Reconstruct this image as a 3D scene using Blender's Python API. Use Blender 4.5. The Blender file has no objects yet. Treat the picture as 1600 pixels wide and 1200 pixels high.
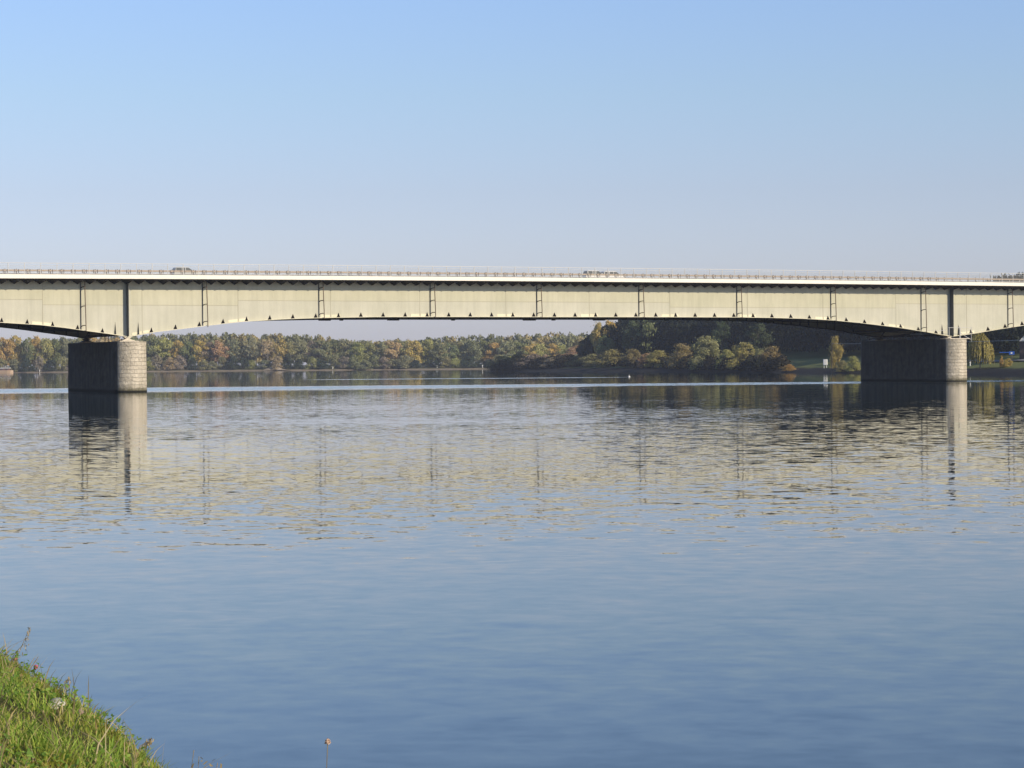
import bpy, math, random
import numpy as np
from mathutils import Vector, Matrix, Euler
R = math.radians
rng = np.random.default_rng(7)
random.seed(7)
scene = bpy.context.scene
COL = scene.collection

# ------------------------------------------------------------------ camera
CAM_H = 4.556
FOC = 3800.0                       # focal length in pixels of a 1600 px wide picture
roll = math.atan(0.0077)
pitch = math.atan((600 - 567.3) / FOC)
fwd = Vector((0, math.cos(pitch), -math.sin(pitch)))
right0 = Vector((1, 0, 0)); up0 = right0.cross(fwd)
cr = math.cos(roll) * right0 - math.sin(roll) * up0
cu = math.sin(roll) * right0 + math.cos(roll) * up0
cam_data = bpy.data.cameras.new('camera')
cam = bpy.data.objects.new('camera', cam_data); COL.objects.link(cam)
cam_data.sensor_width = 36.0
cam_data.lens = 36.0 * FOC / 1600.0
cam_data.clip_start = 0.5
cam_data.clip_end = 30000.0
mm = Matrix((cr, cu, -fwd)).transposed().to_4x4()
mm.translation = Vector((0, 0, CAM_H))
cam.matrix_world = mm
scene.camera = cam

def ray(x, y):
    return fwd + (x - 800) / FOC * cr - (y - 600) / FOC * cu
def at_depth(x, y, Y):
    """world point seen at photo pixel x, y at distance Y in front of the camera"""
    d = ray(x, y); k = Y / d.y
    return Vector((d.x * k, Y, CAM_H + d.z * k))
def horizon(x):
    return 573.46 - 0.0077 * x

# ------------------------------------------------------------------ light
SUN_EL = R(26.4)
SUN_AZ = R(54.0)                   # from the direction behind the camera towards the right
sun_dir = Vector((math.sin(SUN_AZ) * math.cos(SUN_EL), -math.cos(SUN_AZ) * math.cos(SUN_EL), math.sin(SUN_EL)))
sl = bpy.data.lights.new('sun', 'SUN'); sl.energy = 4.6; sl.angle = R(0.53); sl.color = (1.0, 0.87, 0.66)
so = bpy.data.objects.new('sun', sl); COL.objects.link(so)
so.rotation_euler = (-sun_dir).to_track_quat('-Z', 'Y').to_euler()
world = bpy.data.worlds.new('World'); scene.world = world; world.use_nodes = True
wt = world.node_tree; wt.nodes.clear()
sky = wt.nodes.new('ShaderNodeTexSky'); sky.sky_type = 'NISHITA'; sky.sun_disc = False
sky.sun_elevation = SUN_EL; sky.sun_rotation = math.pi - SUN_AZ
sky.altitude = 0; sky.air_density = 1.0; sky.dust_density = 0.6; sky.ozone_density = 1.3
hs = wt.nodes.new('ShaderNodeMix'); hs.data_type = 'RGBA'; hs.blend_type = 'MULTIPLY'; hs.inputs[0].default_value = 1.0; pass
wtc = wt.nodes.new('ShaderNodeTexCoord'); wsp = wt.nodes.new('ShaderNodeSeparateXYZ'); wrp = wt.nodes.new('ShaderNodeValToRGB')
wt.links.new(wtc.outputs['Generated'], wsp.inputs[0]); wt.links.new(wsp.outputs[2], wrp.inputs[0])
for i_, (p_, c_) in enumerate(((0.0, (0.99, 1.03, 1.58)), (0.07, (0.97, 0.965, 1.29)), (0.11, (1.00, 1.06, 1.31)), (0.15, (1.04, 1.13, 1.45)), (0.32, (0.80, 0.94, 1.22)), (0.7, (0.85, 0.98, 1.25)))):
    e_ = wrp.color_ramp.elements[i_] if i_ < 2 else wrp.color_ramp.elements.new(p_)
    e_.position = p_; e_.color = (c_[0], c_[1], c_[2], 1)
wrp.color_ramp.interpolation = 'LINEAR'
wt.links.new(wrp.outputs[0], hs.inputs[7])
bg = wt.nodes.new('ShaderNodeBackground'); bg.inputs['Strength'].default_value = 0.107
wo = wt.nodes.new('ShaderNodeOutputWorld')
wt.links.new(sky.outputs[0], hs.inputs[6]); wt.links.new(hs.outputs[2], bg.inputs[0]); wt.links.new(bg.outputs[0], wo.inputs[0])
scene.view_settings.view_transform = 'Standard'; scene.view_settings.look = 'None'
scene.view_settings.exposure = 0.0; scene.view_settings.gamma = 1.0
scene.cycles.max_bounces = 6; scene.cycles.diffuse_bounces = 3; scene.cycles.glossy_bounces = 3
scene.cycles.transparent_max_bounces = 6; scene.cycles.volume_bounces = 0
scene.cycles.sample_clamp_indirect = 2.5; scene.cycles.caustics_reflective = True; scene.cycles.caustics_refractive = False
scene.cycles.use_denoising = True

# ------------------------------------------------------------------ materials
def material(name):
    m = bpy.data.materials.new(name); m.use_nodes = True
    nt = m.node_tree; b = nt.nodes['Principled BSDF']
    return m, nt, b
def noise(nt, scale, detail=3, rough=0.5, vec=None, dist=0.0):
    n = nt.nodes.new('ShaderNodeTexNoise'); n.inputs['Scale'].default_value = scale
    n.inputs['Detail'].default_value = detail; n.inputs['Roughness'].default_value = rough
    n.inputs['Distortion'].default_value = dist
    if vec is not None: nt.links.new(vec, n.inputs['Vector'])
    return n
def ramp(nt, fac, stops):
    r = nt.nodes.new('ShaderNodeValToRGB'); e = r.color_ramp.elements
    while len(e) < len(stops): e.new(0.5)
    for i, (p, c) in enumerate(stops):
        e[i].position = p; e[i].color = (c[0], c[1], c[2], 1)
    nt.links.new(fac, r.inputs[0]); return r
def mapping(nt, vec, scale=(1, 1, 1), rot=(0, 0, 0)):
    m = nt.nodes.new('ShaderNodeMapping'); m.inputs['Scale'].default_value = scale; m.inputs['Rotation'].default_value = rot
    nt.links.new(vec, m.inputs['Vector']); return m.outputs[0]
def mixcol(nt, fac, a, b, mode='MIX'):
    m = nt.nodes.new('ShaderNodeMix'); m.data_type = 'RGBA'; m.blend_type = mode
    for sock, v in ((m.inputs['Factor'], fac), (m.inputs['A'] if False else m.inputs[6], a), (m.inputs[7], b)):
        if hasattr(v, 'links') or hasattr(v, 'is_output'): nt.links.new(v, sock)
        elif isinstance(v, (int, float)): sock.default_value = v
        else: sock.default_value = (v[0], v[1], v[2], 1)
    return m.outputs[2]
def mth(nt, op, a, b=None, c=None, clamp=False):
    m = nt.nodes.new('ShaderNodeMath'); m.operation = op; m.use_clamp = clamp
    for i, v in enumerate((a, b, c)):
        if v is None: continue
        if isinstance(v, (int, float)): m.inputs[i].default_value = v
        else: nt.links.new(v, m.inputs[i])
    return m.outputs[0]
def maprange(nt, v, a, b, c, d, smooth=True):
    m = nt.nodes.new('ShaderNodeMapRange'); m.interpolation_type = 'SMOOTHSTEP' if smooth else 'LINEAR'
    nt.links.new(v, m.inputs[0])
    for i, q in enumerate((a, b, c, d)): m.inputs[1 + i].default_value = q
    return m.outputs[0]
def plain(name, col, rough=0.6, metal=0.0, var=0.12, scale=3.0, spec=0.5):
    m, nt, b = material(name)
    tc = nt.nodes.new('ShaderNodeTexCoord')
    n = noise(nt, scale, 4, 0.6, tc.outputs['Object'])
    r = ramp(nt, n.outputs[0], [(0.25, [c * (1 - var) for c in col]), (0.75, [min(1, c * (1 + var)) for c in col])])
    nt.links.new(r.outputs[0], b.inputs['Base Color'])
    b.inputs['Roughness'].default_value = rough; b.inputs['Metallic'].default_value = metal
    b.inputs['Specular IOR Level'].default_value = spec
    return m
def paint(name, col, streak=0.11):
    """weathered cream steel paint: rain streaks, grime and chalking"""
    m, nt, b = material(name)
    tc = nt.nodes.new('ShaderNodeTexCoord')
    st = noise(nt, 1.0, 5, 0.65, mapping(nt, tc.outputs['Object'], (1.3, 1.3, 0.10)))
    bl = noise(nt, 0.16, 4, 0.6, tc.outputs['Object'])
    r1 = ramp(nt, st.outputs[0], [(0.30, [c * (1 - streak) for c in col]), (0.56, col), (0.80, [min(1, c * 1.05) for c in col])])
    r2 = ramp(nt, bl.outputs[0], [(0.3, (0.86, 0.87, 0.84)), (0.65, (1, 1, 1))])
    c = mixcol(nt, 1.0, r1.outputs[0], r2.outputs[0], 'MULTIPLY')
    nt.links.new(c, b.inputs['Base Color']); b.inputs['Roughness'].default_value = 0.55
    b.inputs['Specular IOR Level'].default_value = 0.3
    return m
M = {}
M['web_upper'] = paint('cream_paint_upper', (0.54, 0.515, 0.385))
M['web_lower'] = paint('cream_paint_lower', (0.54, 0.52, 0.42))
M['splice'] = paint('pale_splice_paint', (0.74, 0.69, 0.52), 0.08)
M['seam'] = plain('seam_grime', (0.36, 0.33, 0.24), 0.8)
M['fascia'] = plain('pale_concrete_edge', (0.86, 0.81, 0.70), 0.75, var=0.05, scale=0.6)
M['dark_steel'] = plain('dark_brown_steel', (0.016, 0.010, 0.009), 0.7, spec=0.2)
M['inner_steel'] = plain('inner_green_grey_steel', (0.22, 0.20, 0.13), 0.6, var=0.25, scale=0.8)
M['soffit'] = plain('near_black_concrete', (0.025, 0.02, 0.018), 0.9, var=0.2)  # even near-black tone over the whole deck slab
M['deck'] = plain('deck_concrete', (0.40, 0.38, 0.33), 0.85)
M['asphalt'] = plain('asphalt', (0.05, 0.05, 0.052), 0.9)
M['rail'] = plain('pale_galvanised_rail', (0.50, 0.49, 0.465), 0.45, 0.1, var=0.06)
M['guard'] = plain('weathered_guard_rail', (0.46, 0.36, 0.26), 0.55, 0.2, var=0.15)
M['guard_post'] = plain('rusty_guard_post', (0.10, 0.075, 0.06), 0.8)
M['pipe'] = plain('brown_pipe', (0.13, 0.09, 0.06), 0.6)
M['stiff'] = plain('stiffener_shade_grey', (0.07, 0.075, 0.078), 0.6)  # dark grey paints in the shade of the plates' unlit faces
M['cap'] = plain('pale_bearing_stone', (0.56, 0.50, 0.40), 0.85, var=0.15)
M['white_paint'] = plain('white_paint', (0.80, 0.79, 0.75), 0.5, var=0.05)
M['black'] = plain('black_rubber', (0.02, 0.02, 0.02), 0.8)
M['chrome'] = plain('silver_metal', (0.6, 0.6, 0.6), 0.25, 0.9, var=0.03)

def stone_material(name):
    """rough ashlar with sunk joints, laid out along the pier's own skin"""
    m, nt, b = material(name)
    uv = nt.nodes.new('ShaderNodeUVMap'); uv.uv_map = 'skin'
    warp = noise(nt, 0.9, 2, 0.5, uv.outputs[0])
    wv = nt.nodes.new('ShaderNodeVectorMath'); wv.operation = 'SCALE'; wv.inputs[3].default_value = 0.28
    nt.links.new(warp.outputs['Color'], wv.inputs[0])
    ad = nt.nodes.new('ShaderNodeVectorMath'); ad.operation = 'ADD'
    nt.links.new(uv.outputs[0], ad.inputs[0]); nt.links.new(wv.outputs[0], ad.inputs[1])
    br = nt.nodes.new('ShaderNodeTexBrick')
    br.inputs['Scale'].default_value = 1.0; br.inputs['Brick Width'].default_value = 1.55; br.inputs['Row Height'].default_value = 0.68
    br.inputs['Mortar Size'].default_value = 0.03; br.inputs['Mortar Smooth'].default_value = 0.3; br.inputs['Bias'].default_value = 0.0
    br.inputs['Color1'].default_value = (0.58, 0.52, 0.42, 1); br.inputs['Color2'].default_value = (0.74, 0.67, 0.55, 1)
    br.inputs['Mortar'].default_value = (0.46, 0.41, 0.33, 1); br.offset = 0.43; br.offset_frequency = 2; br.squash = 1.35; br.squash_frequency = 3
    nt.links.new(ad.outputs[0], br.inputs['Vector'])
    tc = nt.nodes.new('ShaderNodeTexCoord')
    g = noise(nt, 2.2, 6, 0.7, tc.outputs['Object'])
    gr = ramp(nt, g.outputs[0], [(0.3, (0.74, 0.73, 0.71)), (0.7, (1.05, 1.03, 1.0))])
    c = mixcol(nt, 1.0, br.outputs['Color'], gr.outputs[0], 'MULTIPLY')
    st = noise(nt, 1.0, 4, 0.6, mapping(nt, tc.outputs['Object'], (0.8, 0.8, 0.12)))
    sr = ramp(nt, st.outputs[0], [(0.35, (0.82, 0.82, 0.80)), (0.6, (1, 1, 1))])
    c = mixcol(nt, 1.0, c, sr.outputs[0], 'MULTIPLY')
    sp = nt.nodes.new('ShaderNodeSeparateXYZ'); nt.links.new(tc.outputs['Object'], sp.inputs[0])
    n2 = noise(nt, 1.2, 3, 0.6, tc.outputs['Object'])
    zz = mth(nt, 'ADD', sp.outputs[2], mth(nt, 'MULTIPLY', n2.outputs[0], -1.3))
    al = maprange(nt, zz, -0.5, 0.75, 1.0, 0.0)             # algae band at the waterline
    c = mixcol(nt, mth(nt, 'MULTIPLY', al, 0.8), c, (0.075, 0.070, 0.028))
    wet = maprange(nt, sp.outputs[2], 0.12, 0.42, 1.0, 0.0)
    c = mixcol(nt, wet, c, (0.018, 0.017, 0.010))
    nt.links.new(c, b.inputs['Base Color']); b.inputs['Roughness'].default_value = 0.9
    b.inputs['Specular IOR Level'].default_value = 0.2
    hgt = mth(nt, 'ADD', mth(nt, 'MULTIPLY', br.outputs['Fac'], -0.13), mth(nt, 'MULTIPLY', g.outputs[0], 0.30))
    bm_ = nt.nodes.new('ShaderNodeBump'); bm_.inputs['Strength'].default_value = 1.0; bm_.inputs['Distance'].default_value = 1.0
    nt.links.new(hgt, bm_.inputs['Height']); nt.links.new(bm_.outputs[0], b.inputs['Normal'])
    return m
M['stone'] = stone_material('pier_ashlar')
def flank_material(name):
    """dark pier sides: their shade is painted into the colour, plus streaks"""
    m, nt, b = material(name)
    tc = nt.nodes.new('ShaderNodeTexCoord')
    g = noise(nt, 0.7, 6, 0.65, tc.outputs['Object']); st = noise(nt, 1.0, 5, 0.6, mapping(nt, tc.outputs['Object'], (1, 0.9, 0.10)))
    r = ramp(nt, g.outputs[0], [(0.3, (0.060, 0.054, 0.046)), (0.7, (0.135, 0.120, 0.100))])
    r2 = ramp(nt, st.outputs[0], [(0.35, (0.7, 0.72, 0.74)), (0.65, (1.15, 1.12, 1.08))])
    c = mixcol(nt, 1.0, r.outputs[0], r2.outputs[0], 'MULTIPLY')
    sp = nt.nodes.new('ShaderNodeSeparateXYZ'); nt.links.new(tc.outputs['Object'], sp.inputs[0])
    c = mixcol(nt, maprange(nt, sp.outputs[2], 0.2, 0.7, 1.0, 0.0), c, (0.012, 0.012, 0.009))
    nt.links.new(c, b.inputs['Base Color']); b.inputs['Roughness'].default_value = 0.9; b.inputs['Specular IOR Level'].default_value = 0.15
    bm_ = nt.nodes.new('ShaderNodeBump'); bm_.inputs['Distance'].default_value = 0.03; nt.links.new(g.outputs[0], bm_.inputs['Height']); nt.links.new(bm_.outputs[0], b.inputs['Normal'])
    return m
M['flank'] = flank_material('pier_side_painted_shade')

def leaf_material(name):
    """leaf colour comes from the object's own colour, varied leaf by leaf"""
    m, nt, b = material(name)
    oi = nt.nodes.new('ShaderNodeObjectInfo'); ge = nt.nodes.new('ShaderNodeNewGeometry')
    hv = nt.nodes.new('ShaderNodeHueSaturation')
    tc = nt.nodes.new('ShaderNodeTexCoord')
    n = noise(nt, 4.0, 2, 0.5, tc.outputs['Object'])
    rnd = nt.nodes.new('ShaderNodeTexWhiteNoise'); rnd.noise_dimensions = '1D'
    nt.links.new(mth(nt, 'MULTIPLY', ge.outputs['Random Per Island'], 77.7), rnd.inputs['W'])
    nt.links.new(mth(nt, 'ADD', 0.487, mth(nt, 'MULTIPLY', n.outputs[0], 0.03)), hv.inputs['Hue'])
    nt.links.new(mth(nt, 'ADD', 0.68, mth(nt, 'MULTIPLY', ge.outputs['Random Per Island'], 0.70)), hv.inputs['Value'])
    nt.links.new(mth(nt, 'ADD', 0.75, mth(nt, 'MULTIPLY', rnd.outputs[0], 0.4)), hv.inputs['Saturation'])
    nt.links.new(oi.outputs['Color'], hv.inputs['Color'])
    out = nt.nodes['Material Output']
    tr = nt.nodes.new('ShaderNodeBsdfTranslucent'); mx = nt.nodes.new('ShaderNodeMixShader'); mx.inputs[0].default_value = 0.22
    nt.links.new(hv.outputs[0], b.inputs['Base Color']); nt.links.new(hv.outputs[0], tr.inputs['Color'])
    b.inputs['Roughness'].default_value = 0.8; b.inputs['Specular IOR Level'].default_value = 0.15
    nt.links.new(b.outputs[0], mx.inputs[1]); nt.links.new(tr.outputs[0], mx.inputs[2]); nt.links.new(mx.outputs[0], out.inputs['Surface'])
    return m
M['leaf'] = leaf_material('leaves')
M['bark'] = plain('grey_brown_bark', (0.10, 0.08, 0.06), 0.9, var=0.3)
M['pale_bark'] = plain('pale_bark', (0.42, 0.38, 0.32), 0.85, var=0.25)

# ------------------------------------------------------------------ object helpers
def link(name, me, mats, parent=None, loc=(0, 0, 0)):
    o = bpy.data.objects.new(name, me)
    for m in (mats if isinstance(mats, (list, tuple)) else [mats]):
        if m is not None: me.materials.append(M[m] if isinstance(m, str) else m)
    COL.objects.link(o); o.location = loc
    if parent is not None: o.parent = parent
    return o
def tag(o, label=None, cat=None, group=None, kind=None):
    if label: o['label'] = label
    if cat: o['category'] = cat
    if group: o['group'] = group
    if kind: o['kind'] = kind
    return o
def empty(name, loc=(0, 0, 0), rz=0.0, parent=None):
    o = bpy.data.objects.new(name, None); COL.objects.link(o); o.location = loc; o.rotation_euler = (0, 0, rz)
    o.empty_display_size = 0.2
    if parent is not None: o.parent = parent
    return o
def again(o, parent=None, loc=None, rot=None, scale=None):
    c = o.copy(); COL.objects.link(c)
    if parent is not None: c.parent = parent
    if loc is not None: c.location = loc
    if rot is not None: c.rotation_euler = rot
    if scale is not None: c.scale = scale
    for k in ('label', 'category', 'group'):
        pass
    return c
class MB:
    """collects simple shapes and builds them as ONE mesh"""
    def __init__(s): s.v = []; s.f = []; s.mi = []
    def add(s, vs, fs, mi=0):
        b = len(s.v); s.v += [tuple(q) for q in vs]; s.f += [tuple(i + b for i in f) for f in fs]; s.mi += [mi] * len(fs)
    def box(s, x0, x1, y0, y1, z0, z1, mi=0):
        s.add([(x0, y0, z0), (x1, y0, z0), (x1, y1, z0), (x0, y1, z0), (x0, y0, z1), (x1, y0, z1), (x1, y1, z1), (x0, y1, z1)],
              [(0, 3, 2, 1), (4, 5, 6, 7), (0, 1, 5, 4), (1, 2, 6, 5), (2, 3, 7, 6), (3, 0, 4, 7)], mi)
    def tube(s, pts, r, n=8, mi=0, r1=None):
        pts = [Vector(p) for p in pts]; rings = []
        for i, p in enumerate(pts):
            d = (pts[min(i + 1, len(pts) - 1)] - pts[max(i - 1, 0)]).normalized()
            a = d.cross(Vector((0, 0, 1)))
            if a.length < 1e-3: a = d.cross(Vector((1, 0, 0)))
            a.normalize(); b = d.cross(a).normalized()
            rr = r if r1 is None else r + (r1 - r) * i / max(1, len(pts) - 1)
            rings.append([p + rr * (math.cos(2 * math.pi * k / n) * a + math.sin(2 * math.pi * k / n) * b) for k in range(n)])
        vs = [q for rg in rings for q in rg]; fs = []
        for i in range(len(pts) - 1):
            for k in range(n):
                k2 = (k + 1) % n
                fs.append((i * n + k, i * n + k2, (i + 1) * n + k2, (i + 1) * n + k))
        fs.append(tuple(range(n))); fs.append(tuple((len(pts) - 1) * n + k for k in reversed(range(n))))
        s.add(vs, fs, mi)
    def prism(s, poly, axis, a0, a1, mi=0):
        """poly: list of 2D points; axis 0: (a, p, q), 1: (p, a, q), 2: (p, q, a)"""
        n = len(poly)
        def P(p, a): return (a, p[0], p[1]) if axis == 0 else ((p[0], a, p[1]) if axis == 1 else (p[0], p[1], a))
        vs = [P(p, a0) for p in poly] + [P(p, a1) for p in poly]
        fs = [tuple(range(n)), tuple(range(2 * n - 1, n - 1, -1))] + [(i, (i + 1) % n, n + (i + 1) % n, n + i) for i in range(n)]
        s.add(vs, fs, mi)
    def sweep(s, xs, section, mi=0, cap=True):
        """section(x) -> closed list of (y, z); swept along x"""
        rings = [[(x, p[0], p[1]) for p in section(x)] for x in xs]; n = len(rings[0])
        vs = [q for r in rings for q in r]; fs = []
        for i in range(len(xs) - 1):
            for k in range(n):
                k2 = (k + 1) % n
                fs.append((i * n + k, i * n + k2, (i + 1) * n + k2, (i + 1) * n + k))
        if cap: fs.append(tuple(range(n))); fs.append(tuple((len(xs) - 1) * n + k for k in reversed(range(n))))
        s.add(vs, fs, mi)
    def mesh(s, name, smooth=False, fix=True):
        me = bpy.data.meshes.new(name); me.from_pydata(s.v, [], s.f)
        for p, i in zip(me.polygons, s.mi): p.material_index = i; p.use_smooth = smooth
        if fix:
            import bmesh
            bm = bmesh.new(); bm.from_mesh(me); bmesh.ops.recalc_face_normals(bm, faces=bm.faces[:]); bm.to_mesh(me); bm.free()
        me.update(); return me
    def build(s, name, mats, parent=None, loc=(0, 0, 0), smooth=False, bevel=0.0):
        o = link(name, s.mesh(name, smooth), mats, parent, loc)
        if bevel:
            md = o.modifiers.new('bevel', 'BEVEL'); md.width = bevel; md.segments = 2; md.limit_method = 'ANGLE'
        return o
def grid_mesh(name, V, smooth=True):
    """V: array (nu, nv, 3)"""
    nu, nv, _ = V.shape
    me = bpy.data.meshes.new(name)
    idx = np.arange(nu * nv).reshape(nu, nv)
    q = np.stack([idx[:-1, :-1], idx[1:, :-1], idx[1:, 1:], idx[:-1, 1:]], -1).reshape(-1, 4)
    quads_to(me, V.reshape(-1, 3), q, smooth)
    return me
def quads_to(me, v, q, smooth=False):
    me.vertices.add(len(v)); me.vertices.foreach_set('co', np.asarray(v, np.float32).ravel())
    me.loops.add(q.size); me.loops.foreach_set('vertex_index', q.astype(np.int32).ravel())
    k = q.shape[1]
    me.polygons.add(len(q)); me.polygons.foreach_set('loop_start', np.arange(0, q.size, k, dtype=np.int32))
    me.polygons.foreach_set('loop_total', np.full(len(q), k, np.int32))
    me.polygons.foreach_set('use_smooth', np.full(len(q), smooth, bool))
    me.update(calc_edges=True); me.validate()

# ------------------------------------------------------------------ the bridge
BR_O = Vector((-67.834, 428.824, 0)); BR_E = Vector((91.545, 507.815, 0))
SPAN = (BR_E - BR_O).length
BR_A = math.atan2((BR_E - BR_O).y, (BR_E - BR_O).x)
ud = Vector((math.cos(BR_A), math.sin(BR_A), 0)); vd = Vector((-math.sin(BR_A), math.cos(BR_A), 0))
GW = 25.0                    # girder spacing
OV = 3.3                     # overhang of the deck beyond the girder
S0, S1 = -150.0, 285.0
_bs = [-150, -120, -90, -62, -46.8, -36.6, -29.5, -22.6, -15.8, -11.3, -7.9, -3.3, 0, 2.4, 4.9, 12.05, 15.2, 21.2, 29.1, 36.6, 46.8, 62.4, 81.3, 103.7, 125.6, 133.1, 140.8, 148.5, 154.7, 164.2, 170.6, 177.88, 183.7, 190.4, 197.1, 205, 214, 224, 240, 270, 300]
_bz = [13.3, 13.33, 13.35, 13.3, 13.25, 13.05, 12.8, 12.28, 11.86, 11.36, 10.88, 10.28, 9.78, 10.15, 10.6, 11.42, 11.8, 12.44, 12.9, 13.15, 13.33, 13.38, 13.38, 13.41, 13.39, 13.31, 13.15, 12.80, 12.30, 11.34, 10.50, 9.45, 10.1, 11.03, 11.85, 12.5, 12.95, 13.2, 13.35, 13.38, 13.38]
def zb(s): return float(np.interp(s, _bs, _bz))                     # underside of the girder
def zf(s): return 20.05 - ((s - 115.0) / 133.0) ** 2 * 0.31         # underside of the deck edge
def zt(s): return zf(s) + 0.72                                      # top of the deck edge
def zroad(s): return zt(s) - 0.02

bridge = empty('girder_bridge', BR_O, BR_A)
tag(bridge, 'long cream steel girder road bridge crossing the river on two stone piers', 'bridge')

fine = sorted(set(list(np.arange(S0, S1 + 0.1, 3.0)) + [x for x in _bs if S0 <= x <= S1]))
joints = [-15.1 + 17.93 * k for k in range(-7, 17)]
def seam_z(k): return (15.35, 16.25)[0 if (k % 10) in (6, 7, 8) or k in (15, 16) else 1]
for gi, t0 in enumerate((0.0, GW)):
    mb = MB(); near = gi == 0
    f = -1 if near else 1
    for k in range(len(joints) - 1):
        a, b = joints[k], joints[k + 1]
        xs = [a] + [x for x in fine if a + 0.05 < x < b - 0.05] + [b]
        zs = 16.2 if k not in (7, 8, 14, 15, 16) else 15.3
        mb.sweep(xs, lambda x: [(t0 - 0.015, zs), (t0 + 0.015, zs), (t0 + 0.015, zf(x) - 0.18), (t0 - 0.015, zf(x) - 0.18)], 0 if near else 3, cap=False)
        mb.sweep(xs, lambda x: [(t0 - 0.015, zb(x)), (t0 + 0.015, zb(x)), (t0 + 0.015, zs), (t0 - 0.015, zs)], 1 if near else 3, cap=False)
        if near:
            mb.box(a + 0.05, b - 0.05, t0 - 0.035, t0 - 0.0155, zs - 0.035, zs + 0.035, 2)
            mb.box(a - 0.03, a + 0.03, t0 - 0.04, t0 - 0.0155, zb(a) + 0.1, zf(a) - 0.3, 2)
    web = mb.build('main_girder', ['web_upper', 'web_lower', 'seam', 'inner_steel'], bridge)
    web['label'] = 'front plate girder with sunlit cream web' if near else 'rear plate girder seen under the front one'
    mb = MB()
    y0, y1 = t0 - 0.85, t0 + 0.55
    mb.sweep(fine, lambda x: [(y0, zb(x) - 0.10), (y1, zb(x) - 0.10), (y1, zb(x) + 0.0), (y0, zb(x) + 0.0)])
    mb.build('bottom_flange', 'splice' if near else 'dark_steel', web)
    if near:
        # pale cover plates where the webs are spliced, just above the bottom flange
        sp = []
        for k, a in enumerate(joints):
            if -30 < a < 205:
                z = min(zb(a - 1.8), zb(a + 1.8)); z2 = max(zb(a - 1.8), zb(a + 1.8))
                mbs = MB(); 
                for sgn in (-1, 1):
                    xa, xb = (a - 1.9, a - 0.12) if sgn < 0 else (a + 0.12, a + 1.9)
                    mbs.add([(xa, -0.06, zb(xa) + 0.02), (xb, -0.06, zb(xb) + 0.02), (xb, -0.06, zb(xb) + 0.5), (xa, -0.06, zb(xa) + 0.5),
                             (xa, -0.016, zb(xa) + 0.02), (xb, -0.016, zb(xb) + 0.02), (xb, -0.016, zb(xb) + 0.5), (xa, -0.016, zb(xa) + 0.5)],
                            [(0, 1, 2, 3), (4, 7, 6, 5), (0, 4, 5, 1), (1, 5, 6, 2), (2, 6, 7, 3), (3, 7, 4, 0)])
                mbs.build('splice_plate', 'splice', web)
        # small gussets on the bottom flange, dark and widened to include their cast shadow
        g0 = None
        k = -8
        for k in range(-8, 47):
            s = 0.06 + 4.465 * k
            if -33 < s < 207 and abs(s) > 1.5 and abs(s - SPAN) > 2.5:
                if g0 is None:
                    mg = MB(); mg.add([(-0.42, 0, 0), (0.30, 0, 0), (0, 0, 0.86), (0.02, -0.80, 0.0)], [(0, 2, 3), (3, 2, 1), (0, 3, 1), (0, 1, 2)])
                    g0 = mg.build('gusset_with_shadow', 'dark_steel', web, (s, -0.016, zb(s)))
                else: again(g0, loc=(s, -0.016, zb(s)))
        # bearing stiffeners over the piers and the tapered fins beside them
        for sp_ in (0.0, SPAN):
            mg = MB(); mg.box(sp_ - 0.03, sp_ + 0.03, -1.25, -0.016, zb(sp_) + 0.01, zf(sp_) - 0.25)
            mg.build('bearing_stiffener', 'stiff', web)
            mg = MB(); mg.box(sp_ + 0.03, sp_ + 0.75, -0.05, -0.016, zb(sp_) + 0.6, zf(sp_) - 1.2)
            mg.build('bearing_plate', 'web_lower', web)
            for off in (-2.1, 2.1):
                s = sp_ + off
                mg = MB(); mg.add([(s - 0.16, -0.016, zb(s)), (s + 0.12, -0.016, zb(s)), (s, -0.016, zb(s) + 2.3), (s, -0.6, zb(s))], [(0, 2, 3), (3, 2, 1), (0, 3, 1), (0, 1, 2)])
                mg.build('tapered_fin', 'stiff', web)
# inner web stiffeners of the rear girder (seen from below) 
v0 = None
for k in range(0, 88):
    s = -8.3 + 2.2325 * (k - 7)
    if s > 205: break
    mg = MB(); mg.box(s - 0.03, s + 0.03, GW - 0.42, GW - 0.016, zb(s) + 0.02, zf(s) - 0.6)
    mg.build('web_stiffener', 'dark_steel', bridge)
# cross frames joining the girders
frames_s = [-8.31 + 22.35 * k for k in range(-2, 11)]
for s in frames_s + [0.0, SPAN]:
    mg = MB(); z0, z1 = zb(s) + 0.25, zf(s) - 1.2
    for zz in (z0, z1): mg.box(s - 0.14, s + 0.14, 0.05, GW - 0.05, zz - 0.16, zz + 0.16)
    mg.tube([(s, 0.1, z0), (s, GW / 2, z1)], 0.13, 6); mg.tube([(s, GW - 0.1, z0), (s, GW / 2, z1)], 0.13, 6)
    if s in (0.0, SPAN):
        mg.box(s - 0.05, s + 0.05, 0.06, GW - 0.06, z0 + 1.2, z1 - 0.2)
    mg.build('cross_frame', 'dark_steel', bridge)
mg = MB()
for k in range(-2, 10):
    a, b = -8.31 + 22.35 * k, -8.31 + 22.35 * (k + 1)
    mg.tube([(a, 0.3, zb(a) + 0.30), ((a + b) / 2, GW / 2, zb((a + b) / 2) + 0.55), (b, 0.3, zb(b) + 0.30)], 0.10, 6)
    mg.tube([(a, GW - 0.3, zb(a) + 0.30), ((a + b) / 2, GW / 2, zb((a + b) / 2) + 0.55), (b, GW - 0.3, zb(b) + 0.30)], 0.10, 6)
mg.build('lateral_bracing', 'dark_steel', bridge)
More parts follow.
